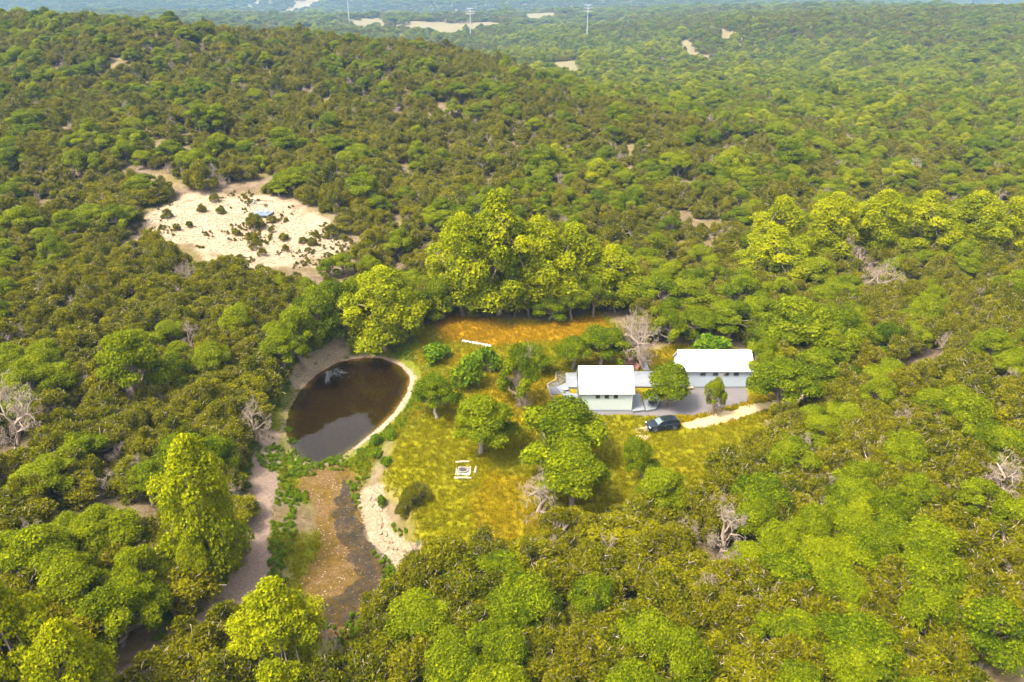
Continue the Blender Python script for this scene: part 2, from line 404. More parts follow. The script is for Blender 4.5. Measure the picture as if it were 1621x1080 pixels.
def build_ground():
    an = np.concatenate([np.linspace(-180, -55, 30)[:-1], np.linspace(-55, -40, 24)[:-1], np.linspace(-40, 40, 330)[:-1], np.linspace(40, 55, 24)[:-1], np.linspace(55, 180, 30)])
    rr = np.concatenate([[1, 8, 16, 24], np.arange(30, 150, .5), np.arange(150, 260, 1.4), np.geomspace(260, 20000, 120)])
    A, RR = np.meshgrid(np.radians(an), rr, indexing='ij')
    X = (RR * np.sin(A)).ravel(); Y = (RR * np.cos(A)).ravel()
    Z = height(X, Y)
    V = np.stack([X, Y, Z], 1)
    na, nr = A.shape
    i = np.arange(na - 1)[:, None] * nr; j = np.arange(nr - 1)[None, :]
    Q = np.stack([i + j, i + j + 1, i + nr + j + 1, i + nr + j], -1).reshape(-1, 4)
    Q = Q[:, ::-1]
    zs = zones(X, Y)
    m, nt, nd, ln, b = new_mat('ground')
    def A_(n): return N(nt, 'ShaderNodeAttribute', attribute_name=n).outputs['Fac']
    def wide(f): return mth(nt, 'MULTIPLY_ADD', f, 2.6, -.8, True)
    fine = wide(noise(nt, 1.6, 6, .75)); mid = noise(nt, .35, 6, .65); big = noise(nt, .06, 4, .6); grit = wide(noise(nt, 4.0, 5, .75))
    floor = mixc(nt, fine, (.06, .038, .02), (.19, .135, .085))
    floor = mixc(nt, ramp(nt, mid, [(.45, (0, 0, 0)), (.7, (1, 1, 1))]), floor, (.22, .16, .11))
    floor = mixc(nt, ramp(nt, big, [(.4, (0, 0, 0)), (.7, (.7, .7, .7))]), floor, (.13, .11, .012))
    gr = mixc(nt, fine, (.125, .135, .001), (.25, .205, .002))
    dr = mixc(nt, fine, (.24, .12, .002), (.40, .21, .006))
    gr = mixc(nt, mth(nt, 'MULTIPLY', A_('dry'), mth(nt, 'MULTIPLY_ADD', mid, 1.4, .25, True)), gr, dr)
    c = mixc(nt, A_('lawn'), floor, gr)
    c = mixc(nt, A_('herb'), c, mixc(nt, fine, (.06, .08, .004), (.17, .17, .008)))
    st = mixc(nt, grit, (.19, .13, .075), (.46, .36, .245))
    st = mixc(nt, ramp(nt, mid, [(.42, (0, 0, 0)), (.7, (1, 1, 1))]), st, (.26, .18, .12))
    st = mixc(nt, ramp(nt, fine, [(.70, (0, 0, 0)), (.95, (.8, .8, .8))]), st, (.13, .10, .03))
    def msk(n, k=.5): return mth(nt, 'MULTIPLY_ADD', mth(nt, 'ADD', A_(n), mth(nt, 'MULTIPLY_ADD', fine, k, -k / 2)), 2.2, -.6, True)
    pa = mixc(nt, grit, (.14, .095, .07), (.29, .21, .165))
    pa = mixc(nt, ramp(nt, fine, [(.72, (0, 0, 0)), (.95, (.7, .7, .7))]), pa, (.13, .12, .03))
    ck = mixc(nt, grit, (.045, .028, .012), (.21, .125, .05))
    ck = mixc(nt, ramp(nt, mid, [(.40, (0, 0, 0)), (.56, (1, 1, 1))]), ck, mixc(nt, fine, (.045, .035, .010), (.15, .085, .012)))
    c = mixc(nt, msk('path'), c, pa)
    c = mixc(nt, msk('creek'), c, ck)
    c = mixc(nt, msk('stone'), c, st)
    c = mixc(nt, A_('mud'), c, mixc(nt, fine, (.024, .019, .006), (.062, .046, .014)))
    c = mixc(nt, A_('field'), c, mixc(nt, mid, (.11, .095, .045), (.18, .15, .08)))
    ln.new(c, b.inputs['Base Color'])
    b.inputs['Roughness'].default_value = .95; b.inputs['Specular IOR Level'].default_value = .1
    bp = N(nt, 'ShaderNodeBump'); bp.inputs['Strength'].default_value = .6; bp.inputs['Distance'].default_value = .25
    ln.new(mth(nt, 'ADD', fine, mth(nt, 'MULTIPLY', grit, .4)), bp.inputs['Height']); ln.new(bp.outputs[0], b.inputs['Normal'])
    o = link('ground', quad_mesh('ground', V, Q, [m], None, zs, True))
    tag(o, 'rolling ground of grass, pale limestone and woodland floor', 'ground', kind='structure')
build_ground()

def sheet(name, poly, mat, label, cat, lift=.05, z=None, step=.8, wob=.35, kind='structure'):
    """a thin sheet with an uneven rim laid on the terrain"""
    P = []
    n = len(poly)
    for i in range(n):
        a = np.array(poly[i]); b = np.array(poly[(i + 1) % n]); L = np.linalg.norm(b - a); k = max(1, int(L / .45))
        for t in range(k):
            p = a + (b - a) * t / k
            nn = np.array([b[1] - a[1], a[0] - b[0]]) / (L + 1e-9)
            w = wob * 2 * float(vnoise(p[0], p[1], 1.3, 31) + .6 * vnoise(p[0], p[1], .5, 32)) if wob else 0
            P.append(Vector(p + nn * w))
    xs = [p.x for p in P]; ys = [p.y for p in P]
    gx, gy = np.meshgrid(np.arange(min(xs), max(xs), step), np.arange(min(ys), max(ys), step))
    d = sdist([(p.x, p.y) for p in P], gx.ravel(), gy.ravel())
    G = [Vector((a, b)) for a, b, q in zip(gx.ravel(), gy.ravel(), d) if q < -.3]
    E = [(i, (i + 1) % len(P)) for i in range(len(P))]
    v, e, f, *_ = delaunay_2d_cdt(P + G, E, [list(range(len(P)))], 1, 1e-4)
    if z is None:
        zz = height([p.x for p in v], [p.y for p in v]) + lift
    else:
        zz = [z] * len(v)
    me = bpy.data.meshes.new(name); me.from_pydata([(p.x, p.y, float(q)) for p, q in zip(v, zz)], [], f)
    me.materials.append(mat); me.update()
    if sum(p.normal.z for p in me.polygons) < 0: me.flip_normals()
    for p in me.polygons: p.use_smooth = True
    return tag(link(name, me), label, cat, kind=kind)
def ribbon(line, w):
    P = [np.array(p) for p in line]; L_, R_ = [], []
    for i in range(len(P)):
        t = P[min(i + 1, len(P) - 1)] - P[max(i - 1, 0)]; t = t / np.linalg.norm(t); n = np.array([-t[1], t[0]])
        ww = w[i] if np.ndim(w) else w
        L_.append(tuple(P[i] + n * ww)); R_.append(tuple(P[i] - n * ww))
    return L_ + R_[::-1]
def water(name, tint, rough, ripple, patchy=False):
    m, nt, nd, ln, b = new_mat(name)
    nd.remove(b)
    fr = N(nt, 'ShaderNodeFresnel'); fr.inputs['IOR'].default_value = 1.36
    tr = N(nt, 'ShaderNodeBsdfTransparent'); tr.inputs[0].default_value = (*tint, 1)
    gl = N(nt, 'ShaderNodeBsdfGlossy'); gl.inputs['Roughness'].default_value = rough
    bp = N(nt, 'ShaderNodeBump'); bp.inputs['Strength'].default_value = ripple; bp.inputs['Distance'].default_value = .02
    ln.new(noise(nt, 1.2, 3, .5), bp.inputs['Height'])
    ln.new(bp.outputs[0], gl.inputs['Normal'])
    mx = N(nt, 'ShaderNodeMixShader')
    pat = ramp(nt, noise(nt, .9, 5, .7), [(.36, (0, 0, 0)), (.60, (1, 1, 1))]) if patchy else 1.0
    ln.new(mth(nt, 'MULTIPLY', mth(nt, 'MULTIPLY', fr.outputs[0], 1.3, None, True), pat), mx.inputs[0])
    if patchy: ln.new(mixc(nt, pat, (.85, .85, .85), tint), tr.inputs[0])
    ln.new(tr.outputs[0], mx.inputs[1]); ln.new(gl.outputs[0], mx.inputs[2])
    ln.new(mx.outputs[0], nd['Material Output'].inputs['Surface'])
    return m
M['water'] = water('pond_water', (.6, .5, .28), .015, .03)
M['creek_water'] = water('creek_water', (.55, .57, .61), .12, .3, True)
big = [(lambda c, p: (c[0] + (p[0] - c[0]) * 1.03, c[1] + (p[1] - c[1]) * 1.03))(np.mean(POND, 0), p) for p in POND]
sheet('pond', big, M['water'], 'dark still pond ringed by pale stone', 'pond', z=-2.2, wob=.25, step=2)
CREEK = [at(a, b, -2.9) for a, b in [(542, 762), (553, 766), (560, 795), (568, 822), (586, 850), (607, 880), (625, 905), (624, 930), (596, 962), (550, 990), (500, 990), (496, 958), (535, 938), (566, 915), (546, 872), (532, 832), (531, 800)]]
sheet('creek', CREEK, M['creek_water'], 'shallow grey creek winding down the stony bed below the pond', 'creek', lift=.06, wob=.5, step=.6)
m, nt, nd, ln, b = new_mat('gravel')
f1 = noise(nt, 9, 6, .8); f2 = noise(nt, .5, 5, .6)
ln.new(mixc(nt, ramp(nt, f2, [(.4, (0, 0, 0)), (.75, (.6, .6, .6))]), mixc(nt, f1, (.055, .05, .055), (.155, .14, .145)), (.17, .13, .10)), b.inputs['Base Color']); b.inputs['Roughness'].default_value = .95
M['gravel'] = m
m, nt, nd, ln, b = new_mat('sandy_track')
f1 = noise(nt, 5, 6, .8); f2 = noise(nt, .7, 5, .6)
ln.new(mixc(nt, ramp(nt, f2, [(.5, (0, 0, 0)), (.75, (.8, .8, .8))]), mixc(nt, f1, (.26, .185, .085), (.46, .35, .20)), (.28, .24, .05)), b.inputs['Base Color']); b.inputs['Roughness'].default_value = .95
M['sand'] = m
sheet('gravel_yard', YARD, M['gravel'], 'grey gravel yard between the two cabins', 'gravel yard')
sheet('dirt_track', ribbon(TRACK, [.7, 1.1, 1.2, 1.1, 1.0, 1.0, 1.0, 1.0, 1.0, 1.0]), M['sand'], 'pale sandy track leading to the parked car', 'track', lift=.06)
for pts, lb in (([(1004, 678), (1022, 676), (1030, 683), (1018, 688), (1006, 686)], 'small bare sand patch just off the front bumper of the car'), ([(1006, 690), (1020, 687), (1030, 691), (1024, 698), (1010, 697)], 'round bare sand patch in the grass below the car bonnet')):
    sheet('sand_patch', [at(a, b, 0) for a, b in pts], M['sand'], lb, 'sand', lift=.05, wob=.3)

# ------------------------------------------------------------------ tree prototypes
def leaf_cloud(rng, lobes, n, size, aspect=1.0, out=.8, rnd=.6, up=.3, low=-.45, shell=.35):
    L = np.asarray(lobes, float)
    w = L[:, 3] * L[:, 4]; w = w / w.sum()
    k = rng.choice(len(L), int(n * 1.8), p=w)
    d = rng.normal(size=(len(k), 3)); d /= np.linalg.norm(d, axis=1)[:, None]
    flip = (d[:, 2] < low); d[flip, 2] *= -1
    r = 1.0 - shell * rng.random(len(k)) ** 1.5 + .10 * rng.normal(size=len(k))
    p = L[k, :3] + d * r[:, None] * L[k, 3:6]
    q = ((p[:, None, :] - L[None, :, :3]) / L[None, :, 3:6]); q = (q * q).sum(-1)
    q[np.arange(len(k)), k] = 9
    ok = np.flatnonzero(q.min(1) > .5)[:n]
    p, d, k = p[ok], d[ok], k[ok]; n = len(p)
    nm = d * out + rng.normal(size=(n, 3)) * rnd; nm[:, 2] += up
    nm /= np.linalg.norm(nm, axis=1)[:, None]
    t = np.cross(nm, rng.normal(size=(n, 3))); t /= np.linalg.norm(t, axis=1)[:, None]
    b = np.cross(nm, t)
    s = size * (.55 + .9 * rng.random(n))[:, None] * .5
    j = 1 + .35 * rng.normal(size=(n, 4, 1))
    V = np.stack([p - t * s * aspect * j[:, 0], p - b * s * j[:, 1], p + t * s * aspect * j[:, 2], p + b * s * j[:, 3]], 1)
    V[:, 1] += nm * s * .35; V[:, 3] += nm * s * .35
    lobe_v = rng.normal(size=len(L)) * .10
    lv = np.clip(.5 + .17 * rng.normal(size=n) + lobe_v[k], 0, 1)
    return V.reshape(-1, 3), np.arange(n * 4).reshape(-1, 4), np.repeat(lv, 4)
def curve_pts(a, b, n, sag, rng):
    a = np.asarray(a, float); b = np.asarray(b, float)
    t = np.linspace(0, 1, n)[:, None]
    P = a + (b - a) * t
    L = np.linalg.norm(b - a)
    P = P + np.sin(t * np.pi) * rng.normal(size=3) * sag * L
    P[1:-1] += rng.normal(size=(n - 2, 3)) * .03 * L
    return P
def merge(parts):
    V, Q = [], []; o = 0
    for v, q in parts:
        V.append(v); Q.append(q + o); o += len(v)
    return np.concatenate(V), np.concatenate(Q)
def limbs(rng, base_r, trunk_top, lobes, extra_twigs=0, twig_r=.02):
    P = curve_pts((0, 0, -.4), trunk_top, 6, .06, rng)
    parts = [tube(P, np.linspace(base_r * 1.25, base_r * .6, 6), 7)]
    for l in lobes:
        s = P[rng.integers(3, 6)]
        c = np.array(l[:3])
        C = curve_pts(s, c + (c - s) * .15, 5, .08, rng)
        parts.append(tube(C, np.linspace(base_r * .42, .025, 5), 5))
        for _ in range(extra_twigs):
            d = rng.normal(size=3); d[2] = abs(d[2]) * .9; d /= np.linalg.norm(d)
            e = c + d * np.array(l[3:6]) * rng.uniform(.75, 1.35)
            parts.append(tube(curve_pts(C[rng.integers(2, 4)], e, 4, .1, rng), np.linspace(twig_r * 1.6, twig_r * .5, 4), 3))
    return merge(parts)
def juniper(seed):
    g = np.random.default_rng(seed); lobes = []
    h = g.uniform(4.2, 5.6); r = g.uniform(2.0, 2.7)
    for i in range(g.integers(22, 30)):
        a = g.uniform(0, 6.28); rr = r * math.sqrt(g.random()) * .95
        top = h * (1 - .55 * (rr / r) ** 2)
        z = top - g.uniform(.3, 1.6) - (.9 if g.random() < .3 else 0)
        s = g.uniform(.55, 1.0)
        lobes.append((rr * math.cos(a), rr * math.sin(a), max(.9, z), s, s, s * g.uniform(.8, 1.25)))
    V, Q, lv = leaf_cloud(g, lobes, 9500, .135, 1.9, .5, .8, .1, -.7, .75)
    return (V, Q, lv), limbs(g, .17, (g.normal() * .3, g.normal() * .3, h * .45), lobes, 9, .033), h, r
def oak(seed):
    g = np.random.default_rng(seed); lobes = []
    h = g.uniform(6.0, 7.4); r = g.uniform(3.0, 3.8)
    a1, a2, k1, k2 = g.uniform(0, 6.28), g.uniform(0, 6.28), g.uniform(.1, .28), g.uniform(.08, .2)
    for i in range(g.integers(26, 36)):
        a = i * 2.4 + g.uniform(-.7, .7); t = math.sqrt(min(1, (i + .5) / 30)) * g.uniform(.75, 1.05)
        rr = r * t * (1 + k1 * math.cos(a - a1) + k2 * math.cos(2 * a - a2)) * .86
        z = h - .9 - (h - 2.6) * (min(t, 1) ** 2) * g.uniform(.55, 1.1) - g.uniform(0, .9)
        s = g.uniform(.5, 1.25) * (1.1 if t < .6 else .95)
        lobes.append((rr * math.cos(a), rr * math.sin(a), max(1.4, z), s * g.uniform(.9, 1.25), s * g.uniform(.9, 1.25), s * g.uniform(.6, .9)))
    V, Q, lv = leaf_cloud(g, lobes, 15000, .165, 1.0, .9, .55, .35, -.35, .35)
    return (V, Q, lv), limbs(g, .24, (g.normal() * .4, g.normal() * .4, h * .42), lobes, 1, .02), h, r
def sycamore(seed, slim=1.0):
    g = np.random.default_rng(seed); lobes = []
    h = g.uniform(11.5, 13.5); r = g.uniform(3.6, 4.3) * slim
    for i in range(62):
        t = (i + .5) / 62
        z = 1.6 + (h - 2.6) * t
        prof = r * (math.sin(math.pi * min(1, .22 + .80 * t)) ** .75)
        a = i * 2.4 + g.uniform(-.5, .5); rr = prof * g.uniform(.35, .95) * (1 if t < .9 else .4)
        s = g.uniform(.9, 1.5) * (1.08 - .3 * t)
        lobes.append((rr * math.cos(a), rr * math.sin(a), z, s, s, s * .9))
    V, Q, lv = leaf_cloud(g, lobes, 26000, .205, 1.0, .8, .6, .3, -.5, .35)
    return (V, Q, lv), limbs(g, .26, (g.normal() * .3, g.normal() * .3, h * .8), lobes[::2], 0), h, r
def shrub(seed):
    g = np.random.default_rng(seed); lobes = []
    for i in range(9):
        a = g.uniform(0, 6.28); rr = .8 * math.sqrt(g.random()); s = g.uniform(.35, .55)
        lobes.append((rr * math.cos(a), rr * math.sin(a), g.uniform(.35, 1.2) * (1 - .4 * rr), s, s, s))
    V, Q, lv = leaf_cloud(g, lobes, 900, .2, 1.0, .8, .6, .3, -.6, .4)
    return (V, Q, lv), limbs(g, .06, (0, 0, .5), lobes, 0), 1.6, 1.2
def dead(seed, depth=6):
    g = np.random.default_rng(seed); parts = []; h = g.uniform(4.5, 6)
    def grow(p, d, L, r, lev):
        e = p + d * L
        C = curve_pts(p, e, 4, .07, g)
        parts.append(tube(C, np.linspace(r, r * .55, 4), 6 if lev == 0 else (4 if lev < 3 else 3)))
        if lev >= depth: return
        for _ in range(3 if lev else 5):
            n = g.normal(size=3); n -= d * n.dot(d); n /= np.linalg.norm(n)
            q = d * g.uniform(.45, .85) + n * g.uniform(.65, 1.1); q[2] += .04; q /= np.linalg.norm(q)
            grow(C[g.integers(1, 4)], q, L * g.uniform(.5, .82), max(.011, r * .5), lev + 1)
    grow(np.array([0, 0, -.3]), np.array([.15 * g.normal(), .15 * g.normal(), 1.]), h * .38, .19, 0)
    V, Q = merge(parts)
    return None, (V, Q), V[:, 2].max(), np.abs(V[:, :2]).max()
class Proto: pass
def make_proto(kind, seed, fn, leafmat, barkmat):
    p = Proto(); c, t, p.h, p.r = fn(seed)
    p.kind = kind
    p.trunk = quad_mesh('trunk', t[0], t[1], [barkmat], smooth=True)
    p.crown = quad_mesh('crown', c[0], c[1], [leafmat], attrs={'lv': c[2]}) if c else None
    if c:
        V, Q = merge([(c[0], c[1]), t])
        mi = np.r_[np.zeros(len(c[1]), int), np.ones(len(t[1]), int)]
        lv = np.r_[c[2], np.full(len(t[0]), .5)]
        me = quad_mesh(kind, V, Q, [leafmat, barkmat], mi, {'lv': lv})
    else:
        me = p.trunk
    p.whole = bpy.data.objects.new('pattern_' + kind, me)       # never linked: only a source for the far woods
    return p
PR = {'juniper': [make_proto('juniper', 100 + i, juniper, M['juniper'], M['twig']) for i in range(8)],
      'oak': [make_proto('oak', 200 + i, oak, M['oak'], M['bark']) for i in range(8)],
      'sycamore': [make_proto('sycamore', 300 + i, sycamore, M['sycamore'], M['bark']) for i in range(4)],
      'dead': [make_proto('dead', 400 + i, dead, None, M['deadwood']) for i in range(5)],
      'shrub': [make_proto('shrub', 500 + i, shrub, M['herb'], M['twig']) for i in range(3)]}
NAMES = {'juniper': ('juniper_tree', 'juniper'), 'oak': ('oak_tree', 'oak tree'), 'sycamore': ('sycamore_tree', 'sycamore'), 'dead': ('dead_tree', 'dead tree'), 'shrub': ('shrub', 'shrub')}
TREES = []        # x, y, radius of every single tree placed so far
def tree(kind, x, y, h, w, label, group=None, tint=.5, rz=None, pi=None, lean=(0, 0), z=None):
    p = PR[kind][pi if pi is not None else random.randrange(len(PR[kind]))]
    z = hz(x, y) if z is None else z
    o = empty(NAMES[kind][0], (x, y, z - .05), random.uniform(0, 6.28) if rz is None else rz)
    s = w / (2 * p.r); o.scale = (s, s, h / p.h)
    o.rotation_euler.x, o.rotation_euler.y = lean
    tag(o, label, NAMES[kind][1], group)
    link('trunk', p.trunk, o)
    if p.crown:
        c = link('crown', p.crown, o); c['tint'] = float(tint)
    TREES.append((x, y, w / 2))
    return o

# ------------------------------------------------------------------ cabins, decks and yard things
M['wall'] = plain('painted_steel_wall', (.40, .44, .41), .55, var=.05, scale=.8)
M['wall_dark'] = plain('dark_steel_wall', (.10, .11, .14), .55, var=.1)
M['wall2'] = plain('blue_grey_steel_wall', (.33, .37, .41), .55, var=.05, scale=.8)
M['roof'] = plain('white_steel_roof', (.70, .70, .70), .4, var=.03, scale=.6)
M['trim'] = plain('white_trim', (.55, .55, .53), .5, var=.05)
M['plinth'] = plain('concrete_plinth', (.17, .17, .18), .85, var=.12)
M['glass'] = plain('dark_window_glass', (.02, .025, .03), .08, var=.1, spec=.8)
M['frame'] = plain('dark_window_frame', (.10, .10, .10), .5, var=.1)
M['deck'] = plain('weathered_deck_board', (.18, .19, .205), .75, var=.16, scale=1.6)
M['slate'] = plain('dark_paving', (.10, .10, .115), .85, var=.2, scale=6)
M['limestone'] = plain('limestone', (.22, .165, .10), .9, var=.35, scale=3, bump=.4)
M['rust'] = plain('rust_brown_timber', (.23, .10, .065), .85, var=.3, scale=4)
M['logwood'] = plain('peeled_log', (.36, .27, .17), .85, var=.22, scale=4)
M['white_stone'] = plain('white_stone', (.46, .43, .40), .9, var=.15, scale=5, bump=.4)
M['ash'] = plain('ash_and_char', (.05, .05, .06), .95, var=.4, scale=8)
M['black'] = plain('black_metal', (.02, .02, .022), .5, var=.2)
M['steel'] = plain('galvanised_steel', (.42, .44, .46), .5, .6, var=.1)
M['blue_deck'] = plain('blue_grey_floor', (.13, .16, .21), .7, var=.12)
def ribbed_wall(mb, x0, x1, y, z0, z1, t=.12, side=-1):
    mb.box(((x0 + x1) / 2, y, (z0 + z1) / 2), (x1 - x0, t, z1 - z0))
    n = int((x1 - x0) / .42)
    for i in range(1, n):
        mb.box((x0 + (x1 - x0) * i / n, y + side * (t / 2 + .012), (z0 + z1) / 2), (.05, .03, z1 - z0 - .02))
def cabin(x0, x1, y0, y1, zb, eave, ridge, wins, wallmat, gablemat, label, oh=.22, win_w=.62, win_h=.62, win_z=None):
    o = empty('cabin', ((x0 + x1) / 2, y0, zb)); ox, oy = (x0 + x1) / 2, y0
    a, b, d = x0 - ox, x1 - ox, y1 - y0
    MB().box(((a + b) / 2, d / 2, .1), (b - a + .06, d + .06, .5)).build('plinth', M['plinth'], o)
    w = MB(); ribbed_wall(w, a, b, .06, .35, eave - .05); w.build('wall', wallmat, o)
    w = MB(); ribbed_wall(w, a, b, d - .06, .35, eave - .05, side=1); w.build('wall', wallmat, o)
    for sx, xx in ((-1, a), (1, b)):
        g = MB(); m = d / 2
        pts = [(.12, .35), (d - .12, .35), (d - .12, eave - .05), (m, ridge - .12), (.12, eave - .05)]
        p = [(xx - sx * .12, q, r) for q, r in pts] + [(xx, q, r) for q, r in pts]
        n = 5
        g.add(p, [tuple(range(n)), tuple(range(2 * n - 1, n - 1, -1))] + [(i, i + n, (i + 1) % n + n, (i + 1) % n) for i in range(n)])
        g.build('gable_wall', gablemat, o)
        if sx < 0:
            dr = MB().box((xx - .03, m, 1.4), (.06, 1.0, 2.1)).build('door', M['frame'], o)
            MB().box((xx - .08, m - .38, 1.4), (.05, .05, .16)).build('handle', M['steel'], dr)
    m = d / 2; sl = (ridge - eave) / m; th = .10
    rf = empty('roof', (0, 0, 0)); rf.parent = o
    for sgn in (0, 1):
        s = MB()
        ye, ze = -oh, eave - sl * oh
        pr = lambda yy: d - yy if sgn else yy
        P = [(a - oh, ye, ze), (b + oh, ye, ze), (b + oh, m, ridge), (a - oh, m, ridge)]
        P = [(x, pr(y), z) for x, y, z in P]
        v = P + [(x, y, z + th) for x, y, z in P]
        s.add(v, [(3, 2, 1, 0), (4, 5, 6, 7), (0, 1, 5, 4), (1, 2, 6, 5), (2, 3, 7, 6), (3, 0, 4, 7)])
        k = int((b - a + 2 * oh) / .45)
        for i in range(1, k):
            xx = a - oh + (b - a + 2 * oh) * i / k
            q = [(xx - .02, ye + .01, ze + th + .005), (xx + .02, ye + .01, ze + th + .005), (xx + .02, m, ridge + th + .005), (xx - .02, m, ridge + th + .005)]
            q = [(x, pr(y), z) for x, y, z in q]
            s.add(q + [(x, y, z + .035) for x, y, z in q], [(3, 2, 1, 0), (4, 5, 6, 7), (0, 1, 5, 4), (1, 2, 6, 5), (2, 3, 7, 6), (3, 0, 4, 7)])
        s.build('roof_slope', M['roof'], rf)
    MB().box(((a + b) / 2, m, ridge + th + .035), (b - a + 2 * oh + .02, .26, .05)).build('ridge_cap', M['roof'], rf)
    MB().box(((a + b) / 2, -oh - .05, eave - sl * oh + .02), (b - a + 2 * oh, .09, .11)).build('gutter', M['plinth'], rf)
    for xx in (a, b):
        MB().box((xx, -.03, (eave + .3) / 2), (.14, .12, eave - .4)).build('corner_trim', M['wall_dark'] if xx == a else M['plinth'], o)
    MB().tube([(b - .12, -.16, eave - .25), (b - .12, -.14, .2)], .045).build('downspout', M['trim'], o)
    wz = win_z if win_z else eave - .62
    for wx in wins:
        f = MB(); xx = wx - ox
        for c, dd in (((xx, -.03, wz + win_h / 2 - .03), (win_w, .1, .06)), ((xx, -.03, wz - win_h / 2 + .03), (win_w, .1, .06)), ((xx - win_w / 2 + .03, -.028, wz), (.06, .1, win_h - .12)), ((xx + win_w / 2 - .03, -.028, wz), (.06, .1, win_h - .12))): f.box(c, dd)
        wn_ = f.build('window', M['frame'], o)
        MB().box((xx, -.015, wz), (win_w - .12, .05, win_h - .12)).build('pane', M['glass'], wn_)
    tag(o, label, 'cabin')
    return o
c1 = at(918, 651, .1); c1r = at(1000, 651, .1)
wx = [at(a, 626, 2.5)[0] for a in (946, 960.2, 974.3)]
cabin(c1[0], c1r[0], c1[1], c1[1] + 5.6, 0.0, 3.15, 5.75, wx, M['wall'], M['wall_dark'], 'pale green grey cabin with three square windows under its eave')
c2 = at(1078, 614, .1); c2r = at(1188, 614, .1)
cabin(c2[0] - .3, c2r[0], c2[1], c2[1] + 4.9, 0.0, 3.1, 5.15, [at(a, 596, 2.5)[0] for a in (1115, 1135, 1152, 1168)], M['wall2'], M['wall2'], 'longer blue grey cabin behind the gravel yard', win_w=.8, win_h=.6)

def deck(poly_px, z, ang, label, name='deck', rim=True):
    """boards clipped to a polygon, on a skirt"""
    poly = [at(a, b, z) for a, b in poly_px]
    c = np.mean(poly, 0)
    o = empty(name, (c[0], c[1], 0)); loc = [(p[0] - c[0], p[1] - c[1]) for p in poly]
    ca, sa = math.cos(ang), math.sin(ang)
    rot = [(p[0] * ca + p[1] * sa, -p[0] * sa + p[1] * ca) for p in loc]
    bw = .15; mb = MB()
    v0 = min(p[1] for p in rot); v1 = max(p[1] for p in rot)
    n = int((v1 - v0) / bw)
    for i in range(n):
        vv = v0 + (i + .5) * bw; xs = []
        for (ax, ay), (bx, by) in zip(rot, rot[1:] + rot[:1]):
            if (ay > vv) != (by > vv): xs.append(ax + (bx - ax) * (vv - ay) / (by - ay))
        xs.sort()
        for u0, u1 in zip(xs[::2], xs[1::2]):
            if u1 - u0 < .1: continue
            uc = (u0 + u1) / 2
            mb.box((uc * ca - vv * sa, uc * sa + vv * ca, z - .02 + random.uniform(-.004, .004)), (u1 - u0, bw - .014, .04), ang)
    tag(mb.build('decking', M['deck'], o), kind='stuff')
    sk = MB()
    cc = np.mean(loc, 0)
    sk.prism([(cc[0] + (p[0] - cc[0]) * .97, cc[1] + (p[1] - cc[1]) * .97) for p in loc], -.25, z - .05)
    sk.build('skirt', M['plinth'], o)
    tag(o, label, 'deck')
    return o
deck([(895, 590), (913, 589), (914, 613), (897, 613)], .35, 0, 'board deck against the dark gable of the windowed cabin')
deck([(895, 606), (880, 613), (889, 622), (895, 632), (918, 646), (919, 624), (902, 622), (900, 614)], .30, 1.2, 'angled board walk wrapping the dark paved strip')
deck([(1003, 623), (1012, 622), (1021, 649), (1001, 651)], .40, 0, 'narrow grey deck along the plain gable of the windowed cabin')
deck([(1018, 633), (1042, 624), (1046, 634), (1038, 647), (1023, 650)], .38, 1.0, 'skewed five sided deck carrying two black chairs')
deck([(1001, 587), (1085, 588), (1090, 611), (1003, 612)], .30, 0, 'long board walk joining the two cabins under the oak', 'boardwalk')
deck([(1008, 556), (1014, 556), (1029, 586), (1019, 586)], .30, 0, 'narrow plank walkway climbing towards the pale dead tree', 'boardwalk')
pv = [at(a, b, .06) for a, b in [(880, 591), (894, 591), (895, 605), (880, 613), (886, 624), (872, 625), (867, 610), (881, 603)]]
o = MB().prism(pv, -.2, .10).build('paved_strip', M['slate'])
tag(o, 'dark paved strip with zigzag edge beside the board deck', 'paving', kind='structure')
for a, b in zip([(894, 589), (880, 590), (880, 602), (866, 609), (872, 627)], [(880, 590), (880, 602), (866, 609), (872, 627), (880, 636)]):
    p0, p1 = np.array(at(*a, .1)), np.array(at(*b, .1)); L = np.linalg.norm(p1 - p0); c = (p0 + p1) / 2
    e = MB().box((0, 0, .08), (L, .22, .34)).build('edging_stone', M['limestone'], None, (c[0], c[1], 0), math.atan2(*(p1 - p0)[::-1]), bevel=.03)
    tag(e, 'pale stone kerb length edging the dark paved strip', 'kerb', 'kerb stones round the paved strip')
def yard_chair(px, py, rz, z, label):
    x, y = at(px, py, z); o = empty('deck_chair', (x, y, z), rz)
    MB().box((0, 0, .38), (.56, .55, .07)).build('seat', M['black'], o)
    b = MB().add([(-.28, .24, .4), (.28, .24, .4), (.28, .46, 1.0), (-.28, .46, 1.0), (-.28, .30, .38), (.28, .30, .38), (.28, .52, .98), (-.28, .52, .98)], [(0, 1, 2, 3), (7, 6, 5, 4), (0, 4, 5, 1), (1, 5, 6, 2), (2, 6, 7, 3), (3, 7, 4, 0)])
    b.build('backrest', M['black'], o)
    for sx in (-1, 1):
        for sy in (-1, 1): MB().tube([(sx * .25, sy * .24, .36), (sx * .28, sy * .29, 0)], .028).build('leg', M['black'], o)
        MB().box((sx * .31, 0, .6), (.07, .6, .04)).build('armrest', M['black'], o)
    tag(o, label, 'chair', 'black chairs on the skewed deck')
yard_chair(1030.5, 641.5, 2.6, .38, 'black metal chair on the skewed deck')
yard_chair(1035, 640, 3.6, .38, 'black metal chair on the skewed deck')
x, y = at(897.5, 617.5, .3)
o = empty('fire_bowl', (x - .3, y - .2, .3))
